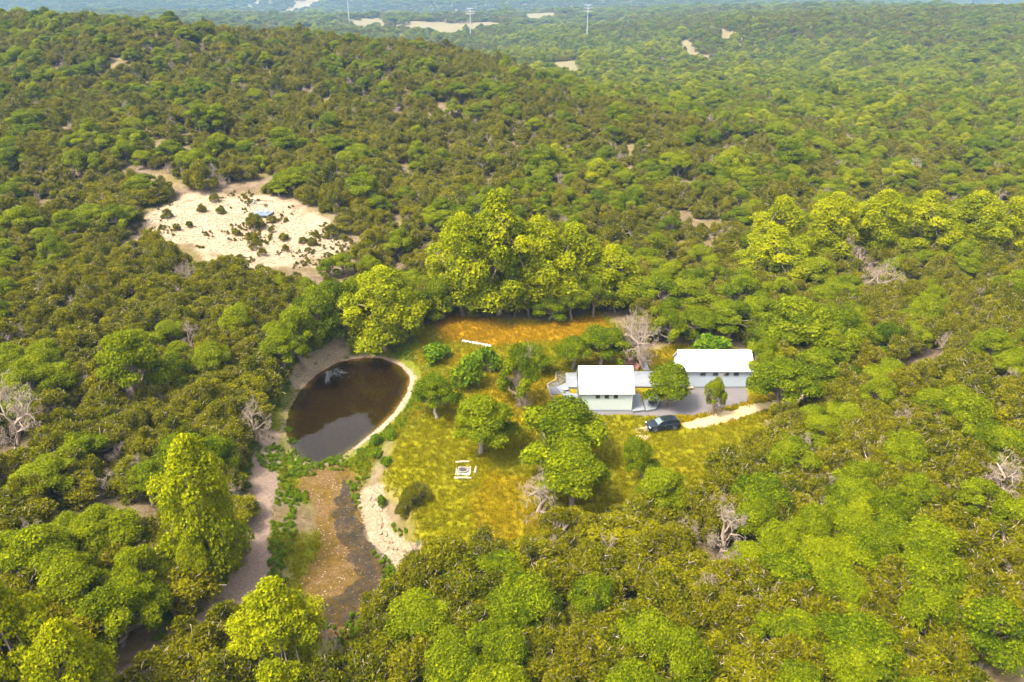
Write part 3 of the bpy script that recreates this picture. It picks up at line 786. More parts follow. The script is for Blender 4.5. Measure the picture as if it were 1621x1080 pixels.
MB().tube([(0, 0, 0), (0, 0, .12), (0, 0, .3), (0, 0, .4)], [.16, .22, .42, .46], 14).build('bowl', M['white_stone'], o)
tag(o, 'small pale round bowl standing on the angled board walk', 'bowl')
# timber pile behind the cabin
x0, y0 = at(977, 576, .4); x1, y1 = at(1001, 576, .4)
o = empty('timber_stack', ((x0 + x1) / 2, y0, 0))
for r in range(3):
    for k in range(5):
        yy = -.5 + k * .26 + (r % 2) * .1; L = (x1 - x0) * random.uniform(.85, 1.1)
        MB().tube([(-L / 2, yy, .14 + r * .25), (0, yy + .02, .15 + r * .25), (L / 2, yy, .14 + r * .25)], .125, 8).build('log', M['rust'], o)
for k in range(4): MB().box(((x1 - x0) / 2 + .3 + .1 * k, -.9 + .1 * k, .15 + .2 * k), (.22, 2.1, .18), .25).build('beam', M['rust'], o)
tag(o, 'rust brown timber stack behind the windowed cabin roof', 'timber stack')
for i, (a, b) in enumerate([(1083, 615), (1090, 616), (1087, 611)]):
    x, y = at(a, b, .2); o = empty('garden_bench' if i == 1 else 'planter_box', (x, y, 0), .2 * i)
    if i == 1:
        MB().box((0, 0, .45), (1.5, .4, .07)).build('seat', M['logwood'], o)
        for s in (-.6, .6): MB().box((s, 0, .2), (.1, .36, .42)).build('leg', M['logwood'], o)
        tag(o, 'light wooden bench at the gravel yard edge under the oak', 'bench')
    else:
        MB().box((0, 0, .2), (.8, .5, .5)).build('box', M['steel'] if i else M['logwood'], o); MB().box((0, 0, .46), (.7, .4, .04)).build('soil', M['rust'], o)
        tag(o, ['wooden planter box at the gravel yard edge', '', 'grey metal planter box behind the wooden bench'][i], 'planter')

# fire pit with log seats
fx, fy = at(733.5, 747, 0); z = hz(fx, fy)
o = empty('fire_pit', (fx, fy, z))
MB().box((0, 0, .03), (1.9, 1.75, .22)).build('slab', M['white_stone'], o, bevel=.04)
for i in range(12):
    a = i / 12 * 6.283
    MB().box((.62 * math.cos(a), .55 * math.sin(a), .24), (.3, .2, .22), a + 1.57).build('ring_stone', M['limestone'] if i % 3 else M['plinth'], o, bevel=.03)
MB().tube([(0, 0, .13), (0, 0, .19)], [.5, .42], 12).build('ash_bed', M['ash'], o)
for i in range(4):
    a = i * 1.7 + .3
    MB().tube([(-.35 * math.cos(a), -.35 * math.sin(a), .2), (.3 * math.cos(a), .3 * math.sin(a), .3)], .05).build('charred_log', M['ash'], o)
tag(o, 'square white stone fire pit with dark ash on the lawn', 'fire pit')
for px, py, L, rz, lb in ((733, 731.5, 1.9, .08, 'peeled log seat on the cabin side of the fire pit'), (733, 757, 2.2, -.02, 'longest peeled log seat on the creek side of the fire pit'), (753, 744, 1.3, 1.5, 'short peeled log seat closing the open end of the fire pit')):
    x, y = at(px, py, .15); g = np.random.default_rng(int(px * 7))
    b = MB().tube(np.c_[np.linspace(-L / 2, L / 2, 6), g.normal(size=6) * .03, .16 + g.normal(size=6) * .01], [.13, .15, .155, .15, .14, .13], 9).build('log_seat', M['logwood'], None, (x, y, hz(x, y) - .02), rz, True)
    tag(b, lb, 'log')

# lookout platform on the limestone clearing
gx, gy, gz = ground(416, 341)
o = empty('lookout_platform', (gx, gy, gz), -.12)
W, D, H = 4.2, 3.4, 2.9
bd = MB()
for i in range(14): bd.box((0, -D / 2 + (i + .5) * D / 14, .55), (W, D / 14 - .02, .05))
tag(bd.build('decking', M['blue_deck'], o), kind='stuff')
MB().box((0, 0, .40), (W, D, .22)).build('floor_frame', M['blue_deck'], o)
for sx in (-1, 1):
    for sy in (-1, 1):
        MB().box((sx * (W / 2 - .09), sy * (D / 2 - .09), H / 2 - .2), (.13, .13, H + .4)).build('post', M['steel'], o)
    MB().box((sx * (W / 2 - .09), .15, H + .06), (.13, D + .7, .13)).build('top_beam', M['steel'], o)
MB().box((0, D / 2 - .09, H + .19), (W + .4, .10, .10)).build('cross_beam', M['black'], o)
MB().box((0, -D / 2 + .09, H + .19), (W + .4, .10, .10)).build('cross_beam', M['black'], o)
tag(o, 'blue grey platform with four posts on the pale limestone clearing', 'platform')
for dx, dy, rz in ((-.4, -.1, .4), (.8, .3, -.5)):
    c = empty('camp_chair', (gx + dx, gy + dy, gz + .58), rz)
    MB().box((0, 0, .35), (.5, .5, .06)).build('seat', M['trim'], c); MB().box((0, .25, .65), (.5, .06, .6)).build('backrest', M['trim'], c)
    for sx in (-.22, .22):
        for sy in (-.2, .22): MB().box((sx, sy, .17), (.04, .04, .34)).build('leg', M['trim'], c)
    tag(c, 'white camp chair on the blue grey platform', 'chair', 'white chairs on the platform')

# ------------------------------------------------------------------ the car
M['paint'] = plain('dark_blue_paint', (.014, .020, .030), .25, .3, var=.05, spec=.7)
M['car_glass'] = plain('car_glass', (.012, .016, .02), .05, var=.1, spec=.9)
M['tyre'] = plain('tyre_rubber', (.018, .018, .018), .85, var=.2)
M['rim'] = plain('alloy_rim', (.30, .31, .33), .35, .8, var=.1)
M['lamp_w'] = plain('clear_lamp', (.75, .76, .78), .1, var=.05, spec=.9)
M['lamp_r'] = plain('red_lamp', (.35, .015, .012), .15, var=.1, spec=.8)
def loft(rings):
    """closed rings of equal length to vertices and faces, ends capped"""
    n = len(rings[0]); v = [p for r in rings for p in r]; f = []
    for i in range(len(rings) - 1):
        for j in range(n):
            f.append((i * n + j, i * n + (j + 1) % n, (i + 1) * n + (j + 1) % n, (i + 1) * n + j))
    f.append(tuple(range(n))[::-1]); f.append(tuple((len(rings) - 1) * n + j for j in range(n)))
    return v, f
def build_car():
    a = np.array(at(1036.5, 686, 0)); b = np.array(at(1068.5, 682.5, 0))
    d = (a - b) / np.linalg.norm(a - b)                     # forward
    nrm = np.array([-d[1], d[0]])
    if nrm[1] < 0: nrm = -nrm                               # away from the camera
    c = (a + b) / 2 + nrm * .82
    z = hz(c[0], c[1]) + .04
    o = empty('parked_car', (c[0], c[1], z), math.atan2(d[1], d[0]))
    # x forward, y left
    st = [(2.32, .42, .66, .62), (2.27, .26, .82, .80), (2.05, .24, .92, .88), (1.5, .24, 1.00, .92), (.95, .24, 1.06, .93), (.3, .24, 1.06, .94), (-.8, .24, 1.09, .94), (-1.7, .26, 1.10, .92), (-2.15, .32, 1.10, .87), (-2.3, .42, .98, .80)]
    rings = []
    for x, zb, zt, w in st:
        rings.append([(x, -w * .94, zb), (x, -w, zb + .14), (x, -w, zb + (zt - zb) * .68), (x, -w * .93, zt - .03), (x, -w * .75, zt), (x, w * .75, zt), (x, w * .93, zt - .03), (x, w, zb + (zt - zb) * .68), (x, w, zb + .14), (x, w * .94, zb)])
    v, f = loft(rings)
    body = MB().add(v, f).build('body', M['paint'], o, smooth=False, bevel=.02)
    gh = [(1.02, 1.04, 1.06, .84), (.35, 1.04, 1.50, .80), (-.1, 1.04, 1.58, .80), (-1.1, 1.06, 1.58, .78), (-1.75, 1.07, 1.48, .76), (-2.2, 1.08, 1.12, .74)]
    rings = []
    for x, zb, zt, w in gh:
        wt = w - .16 * (zt - zb) / .54
        rings.append([(x, -w, zb), (x, -wt, zt - .02), (x, wt, zt - .02), (x, w, zb)])
    v, f = loft(rings)
    MB().add(v, f).build('window_glass', M['car_glass'], o)
    rf = []
    for x, zt, w in ((.42, 1.49, .62), (.30, 1.535, .655), (-.1, 1.60, .66), (-.6, 1.615, .66), (-1.1, 1.60, .655), (-1.75, 1.505, .63), (-1.98, 1.44, .60)):
        rf.append([(x, -w, zt - .05), (x, -w * .9, zt + .005), (x, w * .9, zt + .005), (x, w, zt - .05)])
    v, f = loft(rf)
    roof = MB().add(v, f).build('roof', M['paint'], o, bevel=.01)
    MB().box((-.35, 0, 1.622), (1.0, .95, .014)).build('sunroof', M['car_glass'], roof)
    for s in (-1, 1):
        MB().tube([(.15, s * .62, 1.61), (-.5, s * .63, 1.66), (-1.5, s * .6, 1.60)], .022, 5).build('roof_rail', M['black'], roof)
        for x0, x1, z0_, z1_ in ((1.0, .36, 1.06, 1.51), (-.35, -.38, 1.06, 1.58), (-1.3, -1.38, 1.06, 1.56), (-2.15, -1.80, 1.1, 1.48)):
            MB().tube([(x0, s * .845, z0_), (x1, s * .69, z1_)], .04, 5).build('pillar', M['paint'], o)
        MB().box((.72, s * 1.0, 1.1), (.16, .2, .13)).build('mirror', M['paint'], o, bevel=.02)
        MB().box((2.12, s * .66, .80), (.30, .34, .11)).build('headlight', M['lamp_w'], o, bevel=.02)
        MB().box((-2.2, s * .66, .95), (.16, .36, .13)).build('tail_light', M['lamp_r'], o, bevel=.02)
        MB().box((0, s * .935, .34), (3.0, .05, .09)).build('sill', M['black'], o)
        for x0 in (.35, -.65): MB().box((x0 - .3, s * .955, .95), (.18, .03, .035)).build('door_handle', M['rim'], o)
        for xx in (.82, -.36, -1.30): MB().box((xx, s * .942, .68), (.012, .012, .58)).build('door_seam', M['black'], o)
        for x0 in (1.38, -1.34):
            ac = MB()
            an = np.linspace(-.25, math.pi + .25, 12)
            ac.tube([(x0 + .41 * math.cos(q), s * .925, .35 + .41 * math.sin(q)) for q in an], .045, 5)
            ac.build('wheel_arch', M['black'], o)
            w = MB().tube([(x0, s * .72, .35), (x0, s * .74, .35), (x0, s * .95, .35), (x0, s * .97, .35)], [.31, .36, .36, .31], 20).build('wheel', M['tyre'], o)
            MB().tube([(x0, s * .93, .35), (x0, s * .982, .35)], [.24, .22], 16).build('rim', M['rim'], w)
            hb = MB().tube([(x0, s * .985, .35), (x0, s * .998, .35)], [.13, .10], 5)
            hb.build('hub_cap', M['black'], w)
    MB().box((2.29, 0, .62), (.1, .9, .2)).build('grille', M['black'], o)
    MB().box((2.30, 0, .33), (.08, 1.3, .1)).build('bumper_insert', M['rim'], o)
    MB().box((2.345, 0, .47), (.02, .4, .12)).build('number_plate', M['trim'], o)
    # windscreen, slightly proud, with the sky's reflection painted in as a paler base colour
    MB().add([(1.0, -.74, 1.085), (1.0, .74, 1.085), (.37, .60, 1.515), (.37, -.60, 1.515)], [(0, 1, 2, 3)]).build('windscreen', M['windscreen_sky_tint'], o)
    tag(o, 'dark blue crossover car parked on the grass at the track end', 'car')
M['windscreen_sky_tint'] = plain('windscreen_glass_sky_tint', (.10, .13, .13), .08, var=.1, spec=1.0)  # glass colour lightened to imitate reflected sky
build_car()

# ------------------------------------------------------------------ limestone ledges on the cut bank
def slab(x, y, z, L, W, H, rz, label, group, g, mat='limestone'):
    n = 9; an = np.linspace(0, 6.283, n, endpoint=False); rr = g.uniform(.75, 1.1, n)
    p = [(L / 2 * r * math.cos(q), W / 2 * r * math.sin(q)) for q, r in zip(an, rr)]
    v = [(a * 1.04, b * 1.04, -H) for a, b in p] + [(a * 1.06, b * 1.06, H * .15) for a, b in p] + [(a * .9, b * .9, H * .5 + g.normal() * .03) for a, b in p]
    f = [tuple(range(n))[::-1], tuple(range(2 * n, 3 * n))]
    for k in (0, n):
        f += [(k + i, k + (i + 1) % n, k + n + (i + 1) % n, k + n + i) for i in range(n)]
    o = MB().add(v, f).build('limestone_slab', M[mat], None, (x, y, z), rz)
    return tag(o, label, 'rock', group)
g = np.random.default_rng(5)
LP = np.array(LEDGE)
for i in range(26):
    t = i / 25 * (len(LP) - 1); k = min(int(t), len(LP) - 2); p = LP[k] + (LP[k + 1] - LP[k]) * (t - k); d = LP[k + 1] - LP[k]
    off = g.uniform(-.3, .9); nrm = np.array([d[1], -d[0]]) / np.linalg.norm(d)
    if nrm[0] < 0: nrm = -nrm
    p = p + nrm * off
    slab(p[0], p[1], hz(p[0], p[1]) + .12, g.uniform(.7, 1.5), g.uniform(.3, .6), g.uniform(.2, .4), math.atan2(d[1], d[0]) + g.normal() * .25, 'pale limestone slab in the cut bank above the creek bed', 'limestone slabs of the cut bank', g)
for a, b in [(470, 595), (480, 585), (500, 575), (520, 563), (540, 548), (490, 560), (470, 560), (515, 520), (500, 535), (535, 530)]:
    x, y, z = ground(a, b); slab(x, y, z + .1, g.uniform(.8, 1.8), g.uniform(.5, 1.0), g.uniform(.2, .45), g.uniform(0, 3), 'pale rock in the bare bank between pond and woodland', 'rocks of the bare pond bank', g)
for a0, b0, a1, b1 in [(731, 540, 778, 549)]:
    P0, P1 = np.array(at(a0, b0, .1)), np.array(at(a1, b1, .1)); n = 9
    for i in range(n):
        p = P0 + (P1 - P0) * (i + .5) / n; L = np.linalg.norm(P1 - P0) / n
        slab(p[0], p[1], hz(p[0], p[1]) + .12, L * 1.05, .55, .3, math.atan2(*(P1 - P0)[::-1]) + g.normal() * .08, 'white stone block in the low row below the orange mound', 'low stone row on the lawn', g, 'white_stone')

# ------------------------------------------------------------------ power pylons in the far valley
def pylon(px, pbase, ptop, Y, label):
    a, b, c = ray(px, pbase); x = a / b * Y; z0 = hz(x, Y)
    _, b2, c2 = ray(px, ptop); H = CAMZ + Y * c2 / b2 - z0
    o = empty('power_pylon', (x, Y, z0)); w = .55
    MB().tube([(0, 0, -1), (0, 0, H * .5), (0, 0, H)], [w * 1.3, w, w * .5], 8).build('mast', M['steel'], o)
    for k, q in enumerate((.99, .90, .81)):
        L = (4.5, 6, 6)[k]
        MB().tube([(-L, 0, H * q + .6), (0, 0, H * q), (L, 0, H * q + .6)], [.2, .35, .2], 6).build('cross_arm', M['steel'], o)
    tag(o, label, 'pylon', 'pylons crossing the valley')
    return (x, Y, z0 + H)
tops = [pylon(553, 36, -14, 1350, 'grey pylon in front of the blue slopes over the wooded hill crest'), pylon(745, 62, 14, 1150, 'grey pylon beyond the right shoulder of the wooded hill'), pylon(929, 62, 8, 1000, 'grey pylon rising from the open valley by the yellow field')]
for i in range(2):
    a, b = np.array(tops[i]), np.array(tops[i + 1])
    for dx, dz in ((-5, -.8), (5, -.8), (0, -5)):
        t = np.linspace(0, 1, 14)[:, None]; P = a + (b - a) * t; P[:, 0] += dx; P[:, 2] += dz - 9 * np.sin(t[:, 0] * math.pi)
        tag(MB().tube(P, .035, 4).build('power_cable', M['plinth']), 'thin sagging cable strung between two far pylons', 'cable', 'cables between the pylons')

# ------------------------------------------------------------------ single trees
ORD = ('first', 'second', 'third', 'fourth', 'fifth', 'sixth')
def T(kind, bx, by, topy, wpx, label, group=None, tint=.5, lean=(0, 0), pi=None, rz=None, zsc=1.0):
    x, y, z = ground(bx, by)
    a, b, c = ray(bx, topy)
    h = max(.5, (CAMZ + y * c / b) - z) * zsc
    dep = y * CP + (CAMZ - z - h / 2) * SP
    return tree(kind, x, y, h, wpx * dep / FPX, label, group, tint, rz, pi, lean, z)
T('oak', 690, 662, 592, 84, 'small dark blue green tree on the pond bank', tint=.0)
T('oak', 760, 717, 626, 122, 'spreading lawn tree with bare trunk uphill of the fire pit', tint=.55)
T('oak', 825, 642, 545, 76, 'lawn tree with bare grey branches through its top', tint=.3)
T('dead', 822, 640, 533, 66, 'bare grey branches standing through the lawn tree', tint=.3)
T('oak', 893, 736, 638, 165, 'broad dark lawn tree hiding the near corner of the windowed cabin', tint=.35)
T('oak', 905, 800, 704, 120, 'olive tree just downhill of the broad dark lawn tree', tint=.45)
T('oak', 1018, 772, 684, 62, 'small leaning tree with crooked trunk on the lawn below the car', tint=.3, lean=(0, -.25))
T('dead', 850, 812, 738, 104, 'pale bare bush at the lawn edge beside the thicket')
T('shrub', 733, 612, 556, 62, 'round bright yellow green bush on the lawn', tint=1.0)
T('shrub', 775, 590, 548, 50, 'darker green bush behind the round bright bush', tint=.5)
T('shrub', 700, 570, 540, 60, 'low rank green bush between pond and mound', tint=.5)
for a, b, t_, w in ((838, 588, 542, 62), (905, 584, 528, 66), (952, 580, 514, 76), (985, 576, 530, 50)):
    T('oak', a, b, t_, w, 'rounded oak in the grove right behind the windowed cabin', 'oaks behind the windowed cabin', random.uniform(0, .5))
T('dead', 1020, 583, 478, 118, 'large pale tan dead tree by the plank walkway', pi=2)
T('dead', 1002, 575, 492, 90, 'smaller pale dead tree leaning into the larger one', pi=3)
T('oak', 1060, 642, 574, 84, 'round grey green oak standing between the two cabins', tint=.12)
T('oak', 1122, 656, 590, 36, 'small leaning tree with bare pale trunk in the gravel yard', tint=.7, lean=(0, .12))
T('dead', 1126, 653, 560, 50, 'thin bare treetop beside the small leaning yard tree')
T('oak', 1230, 660, 566, 116, 'big round grey green oak at the track by the long cabin', tint=.15)
T('oak', 1205, 606, 534, 70, 'yellow green oak touching the far end of the long cabin roof', tint=.8)
T('oak', 1292, 620, 545, 92, 'dark oak on the far side of the sandy track', tint=.1)
T('shrub', 1130, 556, 524, 66, 'blue green bush behind the long cabin', tint=0)
for i, (a, b, t_, w) in enumerate(((1060, 545, 488, 62), (1100, 540, 482, 66), (1150, 535, 470, 90), (1200, 530, 465, 90), (1260, 560, 470, 130), (1320, 570, 490, 100), (1170, 500, 430, 80), (1085, 505, 440, 80), (1040, 500, 430, 90))):
    T('oak', a, b, t_, w, 'green oak in the belt of trees behind the long cabin', 'oaks behind the long cabin', random.uniform(.1, .6))
# the tall bright trees
for a, b, t_, w, lb in ((735, 500, 330, 110, 'tall bright tree at the pond end of the orange mound'), (790, 498, 296, 130, 'tallest bright tree behind the orange mound'), (850, 495, 335, 110, 'tall bright tree in the middle of the grove behind the mound'), (905, 490, 350, 120, 'bright broad tree at the cabin end of the mound grove'), (965, 488, 385, 100, 'lower bright tree where the mound grove meets the oaks')):
    T('sycamore', a, b, t_, w, lb, 'tall bright trees behind the mound', random.uniform(.25, .65))
for a in range(700, 1000, 34):
    b = 500 + 8 * math.sin(a * .03); T('oak', a, b, b - random.uniform(40, 75), random.uniform(48, 70), 'dark low tree at the foot of the tall bright grove', 'low trees along the mound', random.uniform(0, .5))
for i, (a, b, t_, w) in enumerate(((1225, 420, 308, 100), (1310, 410, 300, 95), (1385, 405, 296, 95), (1455, 405, 300, 95), (1530, 405, 298, 100), (1590, 400, 310, 95), (1220, 450, 360, 110))):
    T('sycamore', a, b, t_, w, ORD[i] + ' tree of the tall bright row counted from the forward bright tree' if i < 6 else 'bright tree standing forward of the tall yellow green row', 'bright tree row beyond the oaks', random.uniform(.5, 1))
T('sycamore', 612, 552, 416, 122, 'round bright tree on the far bank of the pond', tint=.45, pi=1)
T('sycamore', 584, 548, 505, 50, 'small bright sapling at the foot of the round pond tree', tint=.5)
for i, (a, b, t_, w) in enumerate(((452, 600, 520, 80), (476, 575, 478, 84), (508, 548, 452, 84), (540, 530, 440, 80), (568, 520, 432, 76))):
    T('oak', a, b, t_, w, ORD[4 - i] + ' tall oak over the bare pond bank counted from the round pond tree', 'oaks over the pond bank', random.uniform(.2, .7))
T('sycamore', 336, 912, 680, 130, 'tall bright egg shaped tree beside the dirt path', tint=.5, pi=0)
T('sycamore', 316, 935, 840, 64, 'bright sapling at the foot of the egg shaped tree', tint=.5)
T('sycamore', 62, 1150, 905, 150, 'large bright yellow green tree opposite the dirt path bend', tint=.9)
T('sycamore', 150, 1180, 975, 130, 'second bright tree growing into the large yellow green one', tint=.8)
T('sycamore', 5, 1180, 990, 130, 'lower bright tree on the open side of the yellow green pair', tint=.9)
T('sycamore', 455, 1082, 915, 150, 'bright round sycamore at the lower end of the creek bed', tint=.75)
T('oak', 215, 640, 520, 110, 'tree with long bare leaning trunk over the brown dirt slope', tint=.6)
for a, b, t_, w, lb in ((20, 720, 600, 150, 'big pale fallen looking dead tree on the wooded slope edge'), (310, 560, 500, 50, 'small whitish dead tree uphill of the dirt slope'), (405, 700, 625, 70, 'bare grey tree leaning at the pond side of the wood'), (60, 880, 820, 60, 'bare grey tree beside the brown opening'), (1380, 470, 400, 90, 'tan dead tree in front of the bright tree row'), (1360, 430, 372, 80, 'brown dead treetop under the bright tree row'), (1575, 800, 715, 120, 'wide pinkish dead tree in the dense thicket'), (1262, 735, 672, 80, 'pale pink dead bush below the big track oak'), (520, 520, 470, 50, 'grey dead tree above the bare pond bank'), (1150, 890, 790, 100, 'pale bare snag in the middle of the thicket'), (520, 1085, 985, 60, 'slender bare snag near the round sycamore')):
    T('dead', a, b, t_, w, lb)
for a, b, t_, w in ((600, 705, 685, 26), (618, 695, 678, 22), (598, 725, 708, 24), (612, 735, 718, 24), (608, 800, 780, 20), (650, 805, 772, 30), (664, 792, 762, 32), (638, 818, 796, 24)):
    T('juniper' if a > 630 else 'shrub', a, b, t_, w, 'small green bush on the grassy bank above the pond outlet' if a < 630 else 'low juniper on the orange earth above the cut bank', 'bushes of the pond bank' if a < 630 else 'junipers above the cut bank', .5)
for a, b, w in ((405, 362, 26), (375, 372, 12), (400, 385, 20), (405, 395, 18), (450, 380, 14), (452, 398, 12), (430, 352, 14), (350, 338, 14), (340, 320, 16), (480, 385, 12), (495, 388, 14), (525, 375, 22), (265, 345, 16), (300, 360, 12), (380, 412, 12), (320, 335, 14), (545, 380, 12), (430, 368, 10), (500, 375, 12), (280, 365, 13), (415, 405, 14)):
    T('juniper', a, b, b - w * .9, w, 'small bush dotted on the pale limestone clearing', 'bushes on the limestone clearing', random.uniform(.3, 1))

# ------------------------------------------------------------------ the woods: nearest trees one by one
SYC = list(TREES)
BANK = [at(a, b, 0.0) for a, b in [(640, 560), (700, 600), (690, 680), (670, 760), (690, 820), (690, 870), (640, 900), (570, 800), (535, 750), (570, 690), (640, 600)]]
CLEARX = [(lambda q: (q[0], q[1]))(ground(a, b)) for a, b in [(205, 350), (330, 306), (450, 318), (540, 366), (600, 388), (580, 418), (490, 436), (440, 444), (370, 440), (300, 412), (215, 396)]]
def open_ground(x, y):
    """True where no tree grows"""
    w = vnoise(x, y, 4, 41) * 2
    o = (sdist(LAWN, x, y) + w < .8) | (sdist(POND, x, y) < 2.2) | (sdist(CREEKBED, x, y) + .5 * w < .6) | (pdist(PATH, x, y) + .3 * w < 2.6) | (sdist(CLEAR, x, y) + 2 * w + vnoise(x, y, 9, 27) * 7 < .8)
    o |= ((sdist(DIRT1, x, y) + w < 0) & (vnoise(x, y, 3.5, 43) < .12)) | (sdist(DIRT2, x, y) + w < .5) | (pdist(TRACK, x, y) < 2.4) | (sdist(PAD, x, y) < 1) | (sdist(BANKSAND, x, y) < .5) | (pdist(LEDGE, x, y) < 1.6)
    o |= (sdist(BANK, x, y) < .5) | (sdist(CLEARX, x, y) + 1.2 * w + vnoise(x, y, 9, 27) * 6 < .8)
    o |= (sdist(BELOW, x, y) + .6 * w < .5) | (sdist(OPEN, x, y) < 0)
    return o | (field_mask(x, y) > .35)
def scatter(rng, y0, y1, kmax, sp, kmin=None):
    """jittered grid over a wedge"""
    ys = np.arange(y0, y1, sp); out = []
    for yy in ys:
        n = int(2 * kmax * yy / sp); xs = (np.arange(n) - n / 2) * sp
        out.append(np.c_[xs + rng.uniform(-.42, .42, n) * sp, np.full(n, yy) + rng.uniform(-.42, .42, n) * sp])
    return np.concatenate(out)
MARKS = [(ph, ground(a, b)[:2]) for ph, a, b in (
    ('the fire pit', 733, 750), ('the parked car', 1050, 685), ('the cut limestone bank', 630, 865), ('the pale bush at the lawn edge', 850, 812), ('the crooked leaning lawn tree', 1018, 772),
    ('the pale pink dead bush', 1262, 735), ('the wide pinkish dead tree', 1575, 800), ('the pale bare thicket snag', 1150, 890), ('the big track oak', 1230, 660), ('the dark oak across the track', 1292, 620),
    ('the long cabin', 1135, 590), ('the tan dead tree', 1380, 470), ('the bright tree row', 1400, 410), ('the tall mound grove', 800, 498), ('the round pond tree', 612, 552), ('the bare pond bank', 500, 575),
    ('the leaning slope trunk', 215, 640), ('the fallen looking dead tree', 20, 720), ('the small whitish dead tree', 310, 560), ('the bare grey tree by the pond', 405, 700), ('the egg shaped tree', 336, 912),
    ('the brown woodland opening', 170, 880), ('the large yellow green tree', 62, 1150), ('the round sycamore by the creek', 455, 1082), ('the slender bare snag', 520, 1085), ('the dirt path bend', 340, 1000),
    ('the sandy track end', 1480, 592), ('the limestone clearing', 430, 424), ('the creek bed end', 600, 1010))]
MXY = np.array([m_[1] for m_ in MARKS])
def region(x, y, h):
    d = np.hypot(MXY[:, 0] - x, MXY[:, 1] - y); i = int(d.argmin())
    how = 'close beside ' if d[i] < 5.5 else ('a few trees from ' if d[i] < 12 else 'in the wood beyond ')
    u, v = pix(x, y, 0)
    if u < 480: grp = 'wood between path and slope' if v > 640 else 'slope wood above the pond'
    elif v < 560: grp = 'wood behind the cabins'
    else: grp = 'track side wood' if (u > 1180 and v < 760) else 'thicket below the lawn'
    return how + MARKS[i][0], grp
g = np.random.default_rng(11)
near = scatter(g, 30, 132, .95, 3.0)
x, y = near[:, 0], near[:, 1]
ok = ~open_ground(x, y)
near = near[ok]
zz = height(near[:, 0], near[:, 1])
tx = np.array(SYC)
NEARFILL = []      # those outside the frame or hidden: left to the wood as a mass
count = {'juniper': 0, 'oak': 0, 'dead': 0}
order = np.argsort(near[:, 1])
for i in order:
    x, y = near[i]
    if (np.hypot(tx[:, 0] - x, tx[:, 1] - y) < tx[:, 2] * .62 + .6).any(): continue
    u, v = pix(x, y, zz[i] + 3.5)
    q = .6 * vnoise(x, y, 16, 51) + .5 * vnoise(x, y, 6, 52) + .22 * g.normal()
    r = g.random()
    right = x > -8
    kind = 'oak' if q > (.17 if right else .30) else 'juniper'
    if r < .05: kind = 'dead'
    if kind == 'oak': h, w = g.uniform(5.2, 7.6), g.uniform(5.0, 7.4)
    elif kind == 'juniper': h, w = g.uniform(3.8, 5.6), g.uniform(3.9, 5.8)
    else: h, w = g.uniform(3.5, 5.2), g.uniform(3.5, 5.0)
    if kind == 'juniper' and not right and g.random() < .2: h *= .65
    tint = float(np.clip(.5 + .9 * vnoise(x, y, 11, 53) + .25 * g.normal(), 0, 1))
    if not (-70 < u < 1690 and v < 1150) or count[kind] >= 330:
        NEARFILL.append((x, y, zz[i], kind, h, w, tint)); continue
    count[kind] += 1
    where, grp = region(x, y, h)
    look = {'juniper': ('dark olive juniper', 'olive green juniper', 'yellowish brown juniper'), 'oak': ('dark green oak', 'mid green oak', 'bright yellow green oak'), 'dead': ('bare grey tan tree',) * 3}[kind]
    lk = look[0 if tint < .35 else (1 if tint < .68 else 2)]
    lk = ('tall ' if h > {'oak': 6.7, 'juniper': 4.95, 'dead': 4.5}[kind] else ('low ' if h < {'oak': 5.8, 'juniper': 4.3, 'dead': 3.9}[kind] else '')) + lk
    tree(kind, x, y, h, w, lk + ' ' + where, lk + 's near ' + where.split(' the ', 1)[-1], tint, z=zz[i], lean=(g.normal() * .09, g.normal() * .09))
print('single trees', count, 'fill', len(NEARFILL))

